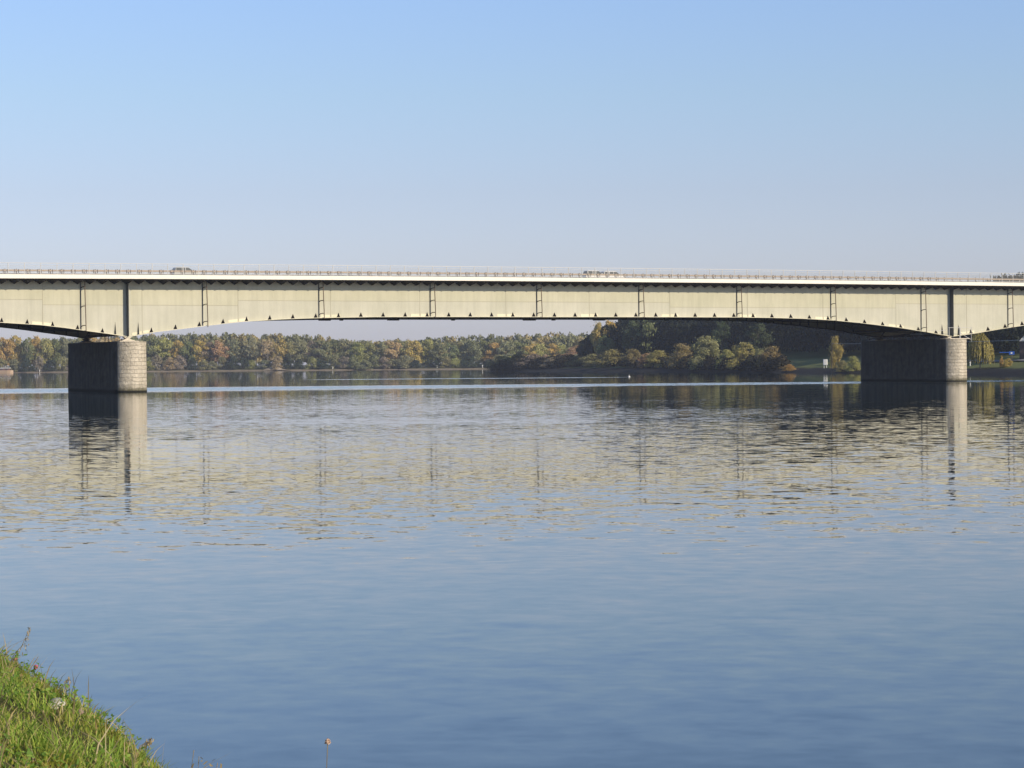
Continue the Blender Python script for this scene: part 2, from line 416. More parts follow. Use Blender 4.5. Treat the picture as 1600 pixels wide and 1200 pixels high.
# little fittings hanging below the rear flange at mid span
for s, L_ in ((47.5, 1.4), (51.0, 0.3), (62.0, 1.4), (75.0, 0.3), (92.0, 1.6), (97.5, 0.3), (108.0, 1.5), (124.0, 0.3)):
    mg = MB(); mg.box(s - L_ * 0.8, s + L_ * 0.8, GW - 0.7, GW + 0.2, zb(s) - 0.27, zb(s) - 0.10)
    mg.build('inspection_fitting', 'dark_steel', bridge)

# deck
mb = MB()
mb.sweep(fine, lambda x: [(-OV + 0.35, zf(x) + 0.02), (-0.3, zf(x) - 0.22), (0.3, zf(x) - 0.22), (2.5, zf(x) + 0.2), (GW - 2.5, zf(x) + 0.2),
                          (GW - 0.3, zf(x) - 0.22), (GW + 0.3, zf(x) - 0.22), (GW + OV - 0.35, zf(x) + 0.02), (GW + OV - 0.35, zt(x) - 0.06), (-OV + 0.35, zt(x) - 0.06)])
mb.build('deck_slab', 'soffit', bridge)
for a, b in ((-OV, -OV + 0.348), (GW + OV - 0.348, GW + OV)):
    mb = MB(); mb.sweep(fine, lambda x: [(a, zf(x)), (b, zf(x)), (b, zt(x)), (a, zt(x))])
    mb.build('edge_beam', 'fascia', bridge)
mb = MB(); mb.sweep(fine, lambda x: [(-0.1, zt(x) - 0.055), (GW + 0.1, zt(x) - 0.055), (GW + 0.1, zroad(x)), (-0.1, zroad(x))])
mb.build('carriageway', 'asphalt', bridge)
mb = MB()
for a, b in ((-0.62, -0.101), (GW + 0.101, GW + 0.62)):
    mb.sweep(fine, lambda x: [(a, zt(x) - 0.055), (b, zt(x) - 0.055), (b, zt(x) + 0.20), (a, zt(x) + 0.20)])
mb.build('kerb', 'deck', bridge)

# cantilever brackets: folded half pyramids from the web out to the deck edge
def bracket_into(mb, s):
    w = 1.06; z = zf(s)
    mb.add([(s - w, -0.017, z - 0.23), (s + w, -0.017, z - 0.23), (s, -0.017, z - 0.90), (s - w * 0.5, -OV + 0.37, z - 0.01), (s + w * 0.5, -OV + 0.37, z - 0.01), (s, -OV + 0.37, z - 0.36)],
           [(0, 2, 1), (0, 3, 5, 2), (5, 4, 1, 2), (3, 4, 5), (0, 1, 4, 3)])
br0 = None; rest = MB(); nbr = 0
for k in range(-66, 128):
    s = 0.06 + 2.2325 * k
    if -23.5 < s < 196.5 and nbr < 100:
        nbr += 1
        m1 = MB(); bracket_into(m1, s); m1.build('cantilever_bracket', 'dark_steel', bridge)
    elif S0 + 2 < s < S1 - 2: bracket_into(rest, s)
o = rest.build('cantilever_brackets_beyond', 'dark_steel', bridge); o['kind'] = 'stuff'

# pipe frames that stand off the web
for k, s in enumerate(frames_s):
    if not (-30 < s < 205): continue
    fr = empty('pipe_frame', (s, 0, 0), 0, bridge)
    zlo, zhi = zb(s) + 0.02, zf(s) - 0.3
    m1 = MB(); m1.box(-0.07, 0.07, -0.16, -0.016, zlo, zhi); m1.build('web_stiffener', 'stiff', fr)
    m1 = MB(); m1.tube([(0.62, -1.1, zb(s) - 0.25), (0.60, -1.1, zlo + 1.5), (0.53, -1.1, (zlo + zhi) / 2), (0.46, -1.0, zhi + 0.1)], 0.085, 8)
    m1.build('drain_pipe', 'pipe', fr, smooth=False)
    n = 3
    for j in range(n):
        z = zlo + 0.75 + (zhi - 1.0 - zlo - 0.75) * j / (n - 1)
        m1 = MB(); m1.tube([(0.0, -0.14, z - 0.25), (0.15, -0.45, z - 0.06), (0.34, -0.8, z), (0.54, -1.06, z + 0.0)], 0.075, 6)
        m1.build('pipe_bracket', 'dark_steel', fr)

# pedestrian railing
rl = empty('pedestrian_railing', (0, 0, 0), 0, bridge)
RT = -OV + 0.17
mb = MB()
for z, hh in ((1.93, 0.09), (1.55, 0.045), (0.20, 0.06)):
    mb.sweep(fine, lambda x: [(RT - 0.04, zt(x) + z - hh / 2), (RT + 0.04, zt(x) + z - hh / 2), (RT + 0.04, zt(x) + z + hh / 2), (RT - 0.04, zt(x) + z + hh / 2)])
mb.build('handrail', 'rail', rl)
p0 = None; restp = MB()
for k in range(-60, 120):
    s = 0.9 + 2.85 * k
    if not (S0 + 1 < s < S1 - 1): continue
    if -26 < s < 202:
        if p0 is None:
            m1 = MB(); m1.box(-0.05, 0.05, -0.05, 0.05, 0, 1.885); p0 = m1.build('railing_post', 'rail', rl, (s, RT, zt(s)))
        else: again(p0, loc=(s, RT, zt(s)))
    else: restp.box(s - 0.045, s + 0.045, RT - 0.045, RT + 0.045, zt(s), zt(s) + 1.885)
o = restp.build('railing_posts_beyond', 'rail', rl); o['kind'] = 'stuff'
bal = MB()
for k in range(int((S1 - S0) / 0.15)):
    s = S0 + 0.5 + 0.15 * k
    if s > S1 - 1: break
    bal.box(s - 0.010, s + 0.010, RT - 0.010, RT + 0.010, zt(s) + 0.23, zt(s) + 1.525)
bal.build('baluster_infill', 'rail', rl)
# the railing on the far side of the deck, of which the upper part shows
rl2 = empty('pedestrian_railing', (0, 0, 0), 0, bridge); RT2 = GW + OV - 0.17
mb = MB()
for z, hh in ((1.93, 0.09), (1.55, 0.045), (0.20, 0.06)):
    mb.sweep(fine, lambda x: [(RT2 - 0.04, zt(x) + z - hh / 2), (RT2 + 0.04, zt(x) + z - hh / 2), (RT2 + 0.04, zt(x) + z + hh / 2), (RT2 - 0.04, zt(x) + z + hh / 2)])
mb.build('handrail', 'rail', rl2)
bal = MB()
for k in range(int((S1 - S0) / 0.15)):
    s = S0 + 0.5 + 0.15 * k; r_ = 0.045 if k % 19 == 0 else 0.010
    if s > S1 - 1: break
    bal.box(s - r_, s + r_, RT2 - r_, RT2 + r_, zt(s) + 0.23, zt(s) + (1.885 if k % 19 == 0 else 1.525))
bal.build('baluster_infill', 'rail', rl2)
# guard rails beside the carriageway and on the median
for gk, gt in enumerate((-0.35, GW / 2, GW + 0.35)):
    gr = empty('guard_rail', (0, 0, 0), 0, bridge)
    base = 0.2 if gk != 1 else 0.0
    mb = MB()
    prof = [(0.0, 0.42), (-0.06, 0.47), (-0.06, 0.53), (0.0, 0.58), (-0.06, 0.63), (-0.06, 0.69), (0.0, 0.74), (0.02, 0.74), (0.02, 0.42)]
    mb.sweep(fine, lambda x: [(gt + p[0], zroad(x) + base + p[1]) for p in prof])
    mb.build('guard_beam', 'guard', gr)
    p0 = None; rest2 = MB(); cnt = 0
    for k in range(-90, 170):
        s = 0.3 + 2.0 * k
        if not (S0 + 1 < s < S1 - 1): continue
        z = zroad(s) + base
        if gk == 0 and -24 < s < 176 and cnt < 100:
            cnt += 1
            if p0 is None:
                m1 = MB(); m1.box(-0.08, 0.08, 0.021, 0.16, 0, 0.86); m1.box(-0.42, -0.28, -0.09, -0.061, 0.10, 0.80); m1.box(0.26, 0.40, -0.09, -0.061, 0.10, 0.80)
                p0 = m1.build('guard_post', 'guard_post', gr, (s, gt, z))
            else: again(p0, loc=(s, gt, z))
        else:
            rest2.box(s - 0.05, s + 0.05, gt + 0.021, gt + 0.16, z, z + 0.86)
    o = rest2.build('guard_posts_beyond', 'guard_post', gr); o['kind'] = 'stuff'

# ------------------------------------------------------------------ piers
PIER_R, PIER_T0, PIER_T1, PIER_Z = 2.85, -1.6, GW + 1.6, 8.85
def pier_outline(r, n=28):
    pts = []
    for i in range(n + 1):
        a = math.pi + math.pi * i / n
        pts.append((r * math.cos(a), PIER_T0 + r * math.sin(a)))
    for i in range(1, 16): pts.append((r, PIER_T0 + (PIER_T1 - PIER_T0) * i / 16))
    for i in range(n + 1):
        a = math.pi * i / n
        pts.append((r * math.cos(a), PIER_T1 + r * math.sin(a)))
    for i in range(1, 16): pts.append((-r, PIER_T1 + (PIER_T0 - PIER_T1) * i / 16))
    return pts
def pier(s, label, platform):
    root = empty('bridge_pier', BR_O + ud * (s - (0.6 if s > 50 else 0.0)), BR_A)
    tag(root, label, 'bridge pier', 'stone piers of the bridge')
    zs = [-2.0, -0.5, 0.3, 1.5, 3, 4.5, 6, 7.4, PIER_Z - 0.62]
    rs = [PIER_R * (1.03 - 0.03 * max(0, z) / PIER_Z) for z in zs]
    me = bpy.data.meshes.new('shaft')
    V = []; UV = []
    n = len(pier_outline(1))
    per = None
    for z, r in zip(zs, rs):
        pts = pier_outline(r)
        if per is None:
            per = [0.0]
            for i in range(n): per.append(per[-1] + math.dist(pts[i], pts[(i + 1) % n]))
        V += [(p[0], p[1], z) for p in pts]
    F = []; U = []
    for j in range(len(zs) - 1):
        for i in range(n):
            i2 = (i + 1) % n
            F.append((j * n + i, j * n + i2, (j + 1) * n + i2, (j + 1) * n + i))
            U.append([(per[i], zs[j]), (per[i + 1], zs[j]), (per[i + 1], zs[j + 1]), (per[i], zs[j + 1])])
    top = (len(zs) - 1) * n
    F.append(tuple(top + i for i in range(n))); U.append([(0, 0)] * n)
    me.from_pydata(V, [], F); uvl = me.uv_layers.new(name='skin')
    k = 0
    for u in U:
        for q in u: uvl.data[k].uv = q; k += 1
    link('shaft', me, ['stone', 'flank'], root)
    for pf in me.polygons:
        if pf.center.x < -PIER_R * 0.90 or pf.center.y > PIER_T0 + 0.2: pf.material_index = 1  # painted shade on the flanks, far end and shaded edge of the nose
    # cap course, a hand proud of the shaft
    me = bpy.data.meshes.new('cap_course'); V = []; F = []; U = []
    lv = [(PIER_Z - 0.62, PIER_R * 1.012), (PIER_Z - 0.02, PIER_R * 1.012), (PIER_Z, PIER_R * 1.0)]
    for z, r in lv: V += [(p[0], p[1], z) for p in pier_outline(r)]
    for j in range(len(lv) - 1):
        for i in range(n):
            i2 = (i + 1) % n
            F.append((j * n + i, j * n + i2, (j + 1) * n + i2, (j + 1) * n + i))
            U.append([(per[i] + 0.4, 0.04 + 0.66 * j), (per[i + 1] + 0.4, 0.04 + 0.66 * j), (per[i + 1] + 0.4, 0.66 + 0.1 * j), (per[i] + 0.4, 0.66 + 0.1 * j)])
    F.append(tuple(2 * n + i for i in range(n))); U.append([(0.3, 0.3)] * n)
    F.append(tuple(i for i in reversed(range(n)))); U.append([(0.3, 0.3)] * n)
    me.from_pydata(V, [], F); uvl = me.uv_layers.new(name='skin'); k = 0
    for u in U:
        for q in u: uvl.data[k].uv = q; k += 1
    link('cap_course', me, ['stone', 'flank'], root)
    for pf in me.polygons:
        if len(pf.vertices) == 4 and (pf.center.x < -PIER_R * 0.90 or pf.center.y > PIER_T0 + 0.2): pf.material_index = 1  # cap course carries the same painted shade as the shaft
    gap = zb(s) - 0.10 - PIER_Z
    for t in (0.0, GW):
        m1 = MB(); h1 = gap * 0.35
        m1.box(-1.75, 1.75, t - 1.5, t + 1.5, PIER_Z, PIER_Z + h1 * 0.5)
        m1.box(-1.15, 1.15, t - 1.1, t + 1.1, PIER_Z + h1 * 0.5, PIER_Z + h1)
        bs = m1.build('bearing_pedestal', 'cap', root, bevel=0.04)
        m1 = MB(); m1.prism([(-0.9, PIER_Z + h1), (0.9, PIER_Z + h1), (0.28, PIER_Z + gap * 0.66), (0.75, PIER_Z + gap - 0.002), (-0.75, PIER_Z + gap - 0.002), (-0.28, PIER_Z + gap * 0.66)], 1, t - 0.7, t + 0.7)
        m1.build('rocker_bearing', 'cap' if t == 0 else 'dark_steel', root)
    if platform:
        # inspection platform with tubular railings round the front bearing
        pl = empty('inspection_platform', (0, 0, 0), 0, root)
        m1 = MB(); m1.box(-1.6, 3.4, -3.1, -1.7, PIER_Z + 0.001, PIER_Z + 0.16); m1.build('platform_deck', 'cap', pl)
        for (xa, xb, za) in ((-1.5, 4.6, 2.35), (-6.5, -2.2, 1.75)):
            m1 = MB()
            m1.tube([(xa, -2.3, PIER_Z + za), (xb, -2.3, PIER_Z + za)], 0.05, 6)
            m1.build('platform_rail', 'rail', pl)
        for xa, za in ((-1.3, 2.35), (1.4, 2.35), (4.3, 2.35)):
            m1 = MB(); m1.tube([(xa, -2.3, PIER_Z - (0.0 if xa < 2.9 else 0.5)), (xa, -2.3, PIER_Z + za + 0.05)], 0.055 if xa != 1.4 else 0.13, 6); m1.build('platform_post', 'rail', pl)
        m1 = MB(); m1.tube([(1.5, -2.3, PIER_Z + 1.2), (4.2, -2.3, PIER_Z - 0.1)], 0.05, 6); m1.tube([(1.5, -2.3, PIER_Z + 1.2), (4.2, -2.3, PIER_Z + 1.2)], 0.04, 6); m1.build('brace', 'rail', pl)
    else:
        m1 = MB()
        for y in (5.0, 7.2):
            m1.tube([(-1.8, y, PIER_Z), (-1.8, y, PIER_Z + 1.1)], 0.06, 6)
        m1.tube([(-1.8, 4.9, PIER_Z + 1.1), (-1.8, 7.3, PIER_Z + 1.1)], 0.05, 6); m1.tube([(-1.8, 4.9, PIER_Z + 0.55), (-1.8, 7.3, PIER_Z + 0.55)], 0.05, 6)
        m1.build('pier_railing', 'dark_steel', root)
    return root
pier(0.0, 'left stone bridge pier with rounded sunlit nose, nearer and taller looking', False)
pier(SPAN, 'right stone bridge pier carrying an inspection platform with pale railings', True)

# abutment that takes the bridge at the right bank
ab = empty('bridge_abutment', BR_O + ud * (S1 - 6), BR_A)
tag(ab, 'concrete abutment on the right bank at the end of the bridge', 'abutment')
m1 = MB(); m1.box(-3, 10, -4, GW + 4, -2, 13.2); m1.build('wall', 'deck', ab)
m1 = MB(); m1.box(6, 9.99, -4.2, GW + 4.2, 13.2, 19.4); m1.build('back_wall', 'deck', ab)

# ------------------------------------------------------------------ cars on the bridge
def car_paint(name, col):
    m, nt, b = material(name)
    tc = nt.nodes.new('ShaderNodeTexCoord'); n = noise(nt, 5, 3, 0.5, tc.outputs['Object'])
    r = ramp(nt, n.outputs[0], [(0.3, [c * 0.93 for c in col]), (0.7, col)])
    nt.links.new(r.outputs[0], b.inputs['Base Color']); b.inputs['Roughness'].default_value = 0.3; b.inputs['Coat Weight'].default_value = 0.6
    return m
M['car_silver'] = car_paint('silver_car_paint', (0.50, 0.51, 0.50))
M['car_white'] = car_paint('white_car_paint', (0.82, 0.80, 0.76))
M['car_glass'] = plain('tinted_glass', (0.03, 0.045, 0.05), 0.08, var=0.1)
M['lamp_red'] = plain('red_lamp_glass', (0.35, 0.02, 0.02), 0.2)
M['lamp_clear'] = plain('clear_lamp_glass', (0.75, 0.76, 0.78), 0.15)
def car(s, t, L_, H_, paintm, label, facing=1, hatch=0.3):
    p = BR_O + ud * s + vd * t; p.z = zroad(s) + 0.004
    root = empty('car', p, BR_A + (0 if facing > 0 else math.pi))
    tag(root, label, 'car', 'cars crossing the bridge')
    h = L_ / 2; w = 0.88
    belt = H_ * 0.60
    body = [(-h, 0.35), (-h + 0.05, belt - 0.12), (-h + 0.10, belt), (h - 1.25, belt), (h - 0.35, belt - 0.16), (h - 0.03, belt - 0.34), (h, 0.35), (h - 0.12, 0.22), (-h + 0.12, 0.22)]
    m1 = MB(); m1.prism(body, 1, -w, w); m1.build('body', paintm, root, bevel=0.06)
    g = [(-h + 0.16, belt), (-h + 0.16 + hatch, H_ - 0.07), (h - 2.15, H_ - 0.07), (h - 1.28, belt)]
    m1 = MB(); m1.prism(g, 1, -w + 0.09, w - 0.09); m1.build('windows', 'car_glass', root)
    rf = [(-h + 0.14 + hatch, H_ - 0.08), (-h + 0.30 + hatch, H_), (h - 2.35, H_), (h - 2.10, H_ - 0.08)]
    m1 = MB(); m1.prism(rf, 1, -w + 0.07, w - 0.07); m1.build('roof', paintm, root)
    for xa in (-h + 0.3 + hatch * 0.6, -h + 1.5 + hatch * 0.3, h - 2.75):
        m1 = MB(); m1.box(xa - 0.05, xa + 0.05, -w + 0.075, w - 0.075, belt - 0.01, H_ - 0.06); m1.build('pillar', paintm, root)
    for xa in (-h + 0.85, h - 0.9):
        for ya in (-w + 0.02, w - 0.22):
            m1 = MB(); m1.tube([(xa, ya, 0.31), (xa, ya + 0.2, 0.31)], 0.31, 18); wh = m1.build('wheel', 'black', root)
            m1 = MB(); m1.tube([(xa, ya - 0.006, 0.31), (xa, ya + 0.206, 0.31)], 0.19, 14); m1.build('rim', 'chrome', wh)
    for ya in (-w + 0.18, w - 0.18):
        m1 = MB(); m1.box(h - 0.22, h + 0.012, ya - 0.16, ya + 0.16, belt - 0.34, belt - 0.22); m1.build('headlight', 'lamp_clear', root)
        m1 = MB(); m1.box(-h - 0.012, -h + 0.08, ya - 0.12, ya + 0.12, belt - 0.34, belt - 0.12); m1.build('tail_light', 'lamp_red', root)
    for ya in (-w - 0.09, w + 0.09):
        m1 = MB(); m1.box(h - 1.62, h - 1.42, ya - 0.08, ya + 0.08, belt - 0.02, belt + 0.12); m1.build('wing_mirror', paintm, root)
    return root
car(12.0, 3.2, 5.0, 1.62, 'car_silver', 'silver estate car driving on the bridge just right of the left pier')
car(95.4, 2.9, 5.0, 1.66, 'car_white', 'white car nearer the railing, just behind another white car')
car(101.6, 7.4, 5.4, 1.74, 'car_white', 'white car ahead of another white car, in the farther lane', 1, 0.5)

# ------------------------------------------------------------------ water
def water_material():
    m, nt, b = material('river_water')
    b.inputs['Base Color'].default_value = (0.006, 0.022, 0.028, 1)
    b.inputs['Roughness'].default_value = 0.02; b.inputs['IOR'].default_value = 1.333
    ge = nt.nodes.new('ShaderNodeNewGeometry'); pos = ge.outputs['Position']
    def dot(vx, vy, off):
        d = nt.nodes.new('ShaderNodeVectorMath'); d.operation = 'DOT_PRODUCT'; d.inputs[1].default_value = (vx, vy, 0)
        nt.links.new(pos, d.inputs[0]); return mth(nt, 'ADD', d.outputs['Value'], off)
    t = dot(vd.x, vd.y, -(BR_O.x * vd.x + BR_O.y * vd.y))
    s = dot(ud.x, ud.y, -(BR_O.x * ud.x + BR_O.y * ud.y))
    yv = dot(0, 1, 0)
    # calm water by the bridge and beyond, a light breeze further out towards the bank
    calm = maprange(nt, t, -270, -120, 1.0, 0.32)
    near = maprange(nt, yv, 40, 95, 0.42, 0.80)
    pt = noise(nt, 0.010, 2, 0.5, mapping(nt, pos, (1, 2.2, 1)))
    patch = maprange(nt, pt.outputs[0], 0.36, 0.64, 0.55, 1.3)
    amp = mth(nt, 'MULTIPLY', mth(nt, 'MULTIPLY', calm, near), patch)
    def slopes(scale, a, detail, stretch, rz):
        n = noise(nt, scale, detail, 0.5, mapping(nt, pos, (1.0, stretch, 1.0), (0, 0, rz)), 0.3)
        c = nt.nodes.new('ShaderNodeVectorMath'); c.operation = 'SUBTRACT'; c.inputs[1].default_value = (0.5, 0.5, 0.5)
        nt.links.new(n.outputs['Color'], c.inputs[0])
        k = nt.nodes.new('ShaderNodeVectorMath'); k.operation = 'MULTIPLY'; k.inputs[1].default_value = (a * 0.6, a, 0)
        nt.links.new(c.outputs[0], k.inputs[0]); return k.outputs[0]
    w1 = slopes(1.35, 0.084, 1.5, 1.15, 0.15); w2 = slopes(3.6, 0.030, 1, 1.1, -0.3); w3 = slopes(0.42, 0.040, 1, 1.5, 0.3)
    def vadd(a, b_):
        q = nt.nodes.new('ShaderNodeVectorMath'); q.operation = 'ADD'; nt.links.new(a, q.inputs[0]); nt.links.new(b_, q.inputs[1]); return q.outputs[0]
    def vscale(a, f):
        q = nt.nodes.new('ShaderNodeVectorMath'); q.operation = 'SCALE'; nt.links.new(a, q.inputs[0])
        if isinstance(f, (int, float)): q.inputs[3].default_value = f
        else: nt.links.new(f, q.inputs[3])
        return q.outputs[0]
    wv = vscale(vadd(vadd(w1, w2), w3), amp)
    # wash of a passing boat: a long swell under the bridge whose near face leans to the bank, with choppy water on it
    tc_ = mth(nt, 'MULTIPLY_ADD', s, -0.226, 42.0)
    hw = mth(nt, 'MAXIMUM', mth(nt, 'MULTIPLY_ADD', s, -0.14, 50.0), 17.0)
    wig = noise(nt, 0.02, 3, 0.6, mapping(nt, pos, (0.6, 0.6, 1)))
    off = mth(nt, 'ABSOLUTE', mth(nt, 'SUBTRACT', mth(nt, 'ADD', t, mth(nt, 'MULTIPLY_ADD', wig.outputs[0], 24.0, -12.0)), tc_))
    q = mth(nt, 'DIVIDE', off, hw)
    strip = maprange(nt, q, 0.25, 1.15, 0.75, 0.0)
    t2 = mth(nt, 'ABSOLUTE', mth(nt, 'SUBTRACT', yv, 735.0))
    s2 = mth(nt, 'MULTIPLY', maprange(nt, t2, 6, 16, 1.0, 0.0), maprange(nt, mth(nt, 'ABSOLUTE', mth(nt, 'ADD', dot(1, 0, 0), 10.0)), 25, 60, 0.8, 0.0))
    strip = mth(nt, 'MAXIMUM', strip, s2)
    chop = slopes(0.8, 0.30, 2, 1.2, 0.4)
    lean = nt.nodes.new('ShaderNodeCombineXYZ'); lean.inputs[0].default_value = 0.0; lean.inputs[1].default_value = -0.045
    wash = vscale(vadd(chop, lean.outputs[0]), strip)
    tot = vadd(wv, wash)
    up = nt.nodes.new('ShaderNodeVectorMath'); up.operation = 'ADD'; up.inputs[1].default_value = (0, 0, 1); nt.links.new(tot, up.inputs[0])
    nn = nt.nodes.new('ShaderNodeVectorMath'); nn.operation = 'NORMALIZE'; nt.links.new(up.outputs[0], nn.inputs[0])
    nt.links.new(nn.outputs[0], b.inputs['Normal'])
    return m
M['water'] = water_material()
mb = MB(); mb.add([(-2500, -300, 0), (2500, -300, 0), (2500, 6000, 0), (-2500, 6000, 0)], [(0, 1, 2, 3)])
tag(mb.build('river_water', 'water'), kind='structure')

# ------------------------------------------------------------------ ground
def ground_material(name, stops, scale, bump=0.0, coord='Object'):
    m, nt, b = material(name)
    tc = nt.nodes.new('ShaderNodeTexCoord'); n = noise(nt, scale, 6, 0.65, tc.outputs[coord])
    r = ramp(nt, n.outputs[0], stops); nt.links.new(r.outputs[0], b.inputs['Base Color']); b.inputs['Roughness'].default_value = 0.95
    b.inputs['Specular IOR Level'].default_value = 0.1
    return m
def bank_material(name, low, mid, high, z1, z2):
    """riprap or gravel low down, meadow above"""
    m, nt, b = material(name)
    ge = nt.nodes.new('ShaderNodeNewGeometry'); sp = nt.nodes.new('ShaderNodeSeparateXYZ'); nt.links.new(ge.outputs['Position'], sp.inputs[0])
    n = noise(nt, 0.25, 5, 0.65, ge.outputs['Position']); n2 = noise(nt, 0.03, 4, 0.6, ge.outputs['Position'])
    z = mth(nt, 'ADD', sp.outputs[2], mth(nt, 'MULTIPLY_ADD', n.outputs[0], 1.6, -0.8))
    g = mixcol(nt, n2.outputs[0], mid, high)
    lo = mixcol(nt, n.outputs[0], [c * 0.6 for c in low], [c * 1.4 for c in low])
    c = mixcol(nt, maprange(nt, z, z1, z2, 0.0, 1.0), lo, g)
    nt.links.new(c, b.inputs['Base Color']); b.inputs['Roughness'].default_value = 0.95; b.inputs['Specular IOR Level'].default_value = 0.1
    return m
M['right_ground'] = bank_material('right_bank_ground', (0.020, 0.019, 0.018), (0.105, 0.140, 0.042), (0.19, 0.19, 0.07), 1.4, 2.2)
M['far_ground'] = bank_material('far_bank_ground', (0.26, 0.21, 0.15), (0.08, 0.08, 0.035), (0.11, 0.10, 0.05), 0.5, 0.9)
# right bank with its hill
bank = [(330, 250), (230, 380), (172, 540), (148, 713), (124, 872), (85, 1081), (30, 1262), (-8, 1382), (-14, 1410), (20, 1470), (200, 1600), (520, 1720), (900, 1760)]
def seg_dist(px, py, pts):
    best = np.full(px.shape, 1e9)
    for (x0, y0), (x1, y1) in zip(pts[:-1], pts[1:]):
        dx, dy = x1 - x0, y1 - y0
        t = np.clip(((px - x0) * dx + (py - y0) * dy) / (dx * dx + dy * dy), 0, 1)
        best = np.minimum(best, np.hypot(px - x0 - t * dx, py - y0 - t * dy))
    return best
def inside(px, py, poly):
    c = np.zeros(px.shape, bool)
    n = len(poly)
    for i in range(n):
        x0, y0 = poly[i]; x1, y1 = poly[(i + 1) % n]
        cond = ((y0 > py) != (y1 > py)) & (px < (x1 - x0) * (py - y0) / ((y1 - y0) if y1 != y0 else 1e-9) + x0)
        c ^= cond
    return c
bank_poly = bank + [(1300, 1760), (1300, 250)]
def wob(x, y, sc, seed=0):
    return (np.sin(x * sc + seed) * np.cos(y * sc * 1.3 + 2 * seed) + 0.5 * np.sin(x * sc * 2.3 + y * sc * 1.7 + seed) + 0.3 * np.cos(y * sc * 4.1 - x * sc * 3.1))
def right_z(px, py):
    px = np.asarray(px, float); py = np.asarray(py, float)
    q = seg_dist(px, py, bank) * np.where(inside(px, py, bank_poly), 1, -1) + 1.3 * wob(px, py, 0.06)
    z = np.interp(q, [-40, -6, 0, 4, 12, 26, 44, 62, 190, 320, 600], [-3, -2, 0, 0.9, 1.6, 3.6, 5.2, 6.2, 20, 26, 28])
    fade = np.clip((py - 1290) / 120, 0, 1)                 # the hill runs out towards the headland
    hill = np.clip(z - 5.2, 0, None)
    return np.minimum(z, 5.2) + hill * (1 - 0.55 * fade) + 0.25 * wob(px, py, 0.11, 3)
xs = np.linspace(-60, 760, 206); ys = np.linspace(260, 1740, 300)
PX, PY = np.meshgrid(xs, ys, indexing='ij')
tag(link('right_bank_ground', grid_mesh('right_bank_ground', np.stack([PX, PY, right_z(PX, PY)], -1)), 'right_ground'), kind='structure')
# far bank
FARY = 1895.0
def far_z(px, py):
    q = py - FARY - 5 * wob(px, py * 0, 0.021, 1) - 2.5 * wob(px, py * 0, 0.09, 2)
    return np.interp(q, [-60, 0, 6, 12, 40, 3000], [-4, 0, 0.9, 1.6, 2.2, 4.0])
xs = np.linspace(-1500, 1500, 420); ys = np.concatenate([np.linspace(FARY - 60, FARY + 60, 40), np.linspace(FARY + 80, 5600, 20)])
PX, PY = np.meshgrid(xs, ys, indexing='ij')
tag(link('far_bank_ground', grid_mesh('far_bank_ground', np.stack([PX, PY, far_z(PX, PY)], -1)), 'far_ground'), kind='structure')
# hazy hill on the skyline
M['far_hill'] = ground_material('far_hill_woods', [(0.35, (0.03, 0.045, 0.02)), (0.65, (0.09, 0.09, 0.04))], 0.03)
xs = np.linspace(20, 900, 160); ys = np.linspace(3900, 4600, 60)
PX, PY = np.meshgrid(xs, ys, indexing='ij')
ux = np.interp(PX, [20, 80, 130, 175, 260, 500, 900], [0, 12, 34, 46, 62, 90, 95]); uy = np.sin(np.clip((PY - 3900) / 700, 0, 1) * math.pi) ** 0.6
bump_ = 3.5 * np.abs(wob(PX, PY, 0.13)) * np.clip(ux / 20, 0, 1)
tag(link('distant_hill', grid_mesh('distant_hill', np.stack([PX, PY, ux * uy + bump_ * uy], -1), False), 'far_hill'), kind='structure')

# near bank under the camera
B_D = Vector((-math.sin(R(21.0)), math.cos(R(21.0)), 0)); B_N = Vector((math.cos(R(21.0)), math.sin(R(21.0)), 0))
def near_z(p, l):
    p = np.asarray(p, float); l = np.asarray(l, float)
    z = np.interp(p, [-60, -8, 0, 1.2, 2.2, 2.7, 3.0, 3.3, 3.8, 5.4, 8], [4.2, 3.6, 3.02, 2.72, 2.44, 2.28, 2.15, 1.95, 1.52, -0.1, -2.4])
    return z + 0.05 * wob(p, l, 1.3, 1) + 0.03 * wob(p, l, 3.7, 2) + 0.10 * wob(p * 0, l, 0.35, 4)
pv = np.concatenate([np.linspace(-60, -3, 30), np.linspace(-2.8, 8, 110)]); lv = np.concatenate([np.linspace(-60, 5, 30), np.linspace(5.2, 40, 240), np.linspace(41, 160, 80)])
PP, LL = np.meshgrid(pv, lv, indexing='ij')
V = np.stack([PP * B_N.x + LL * B_D.x, PP * B_N.y + LL * B_D.y, near_z(PP, LL)], -1)
M['near_ground'] = ground_material('near_bank_soil', [(0.3, (0.045, 0.032, 0.018)), (0.55, (0.06, 0.065, 0.022)), (0.75, (0.11, 0.085, 0.05))], 2.2)
tag(link('near_bank_ground', grid_mesh('near_bank_ground', V), 'near_ground'), kind='structure')
def bank_point(p, l):
    v = B_N * p + B_D * l; v.z = float(near_z(p, l)); return v
def pixel_on_bank(x, y):
    """where the line of sight through a photo pixel meets the near bank"""
    d = ray(x, y); best = None
    for k in np.linspace(6, 45, 2500):
        q = Vector((0, 0, CAM_H)) + d * k
        p = q.dot(B_N); l = q.dot(B_D)
        if q.z <= float(near_z(p, l)): return q
    return Vector((0, 0, CAM_H)) + d * 18

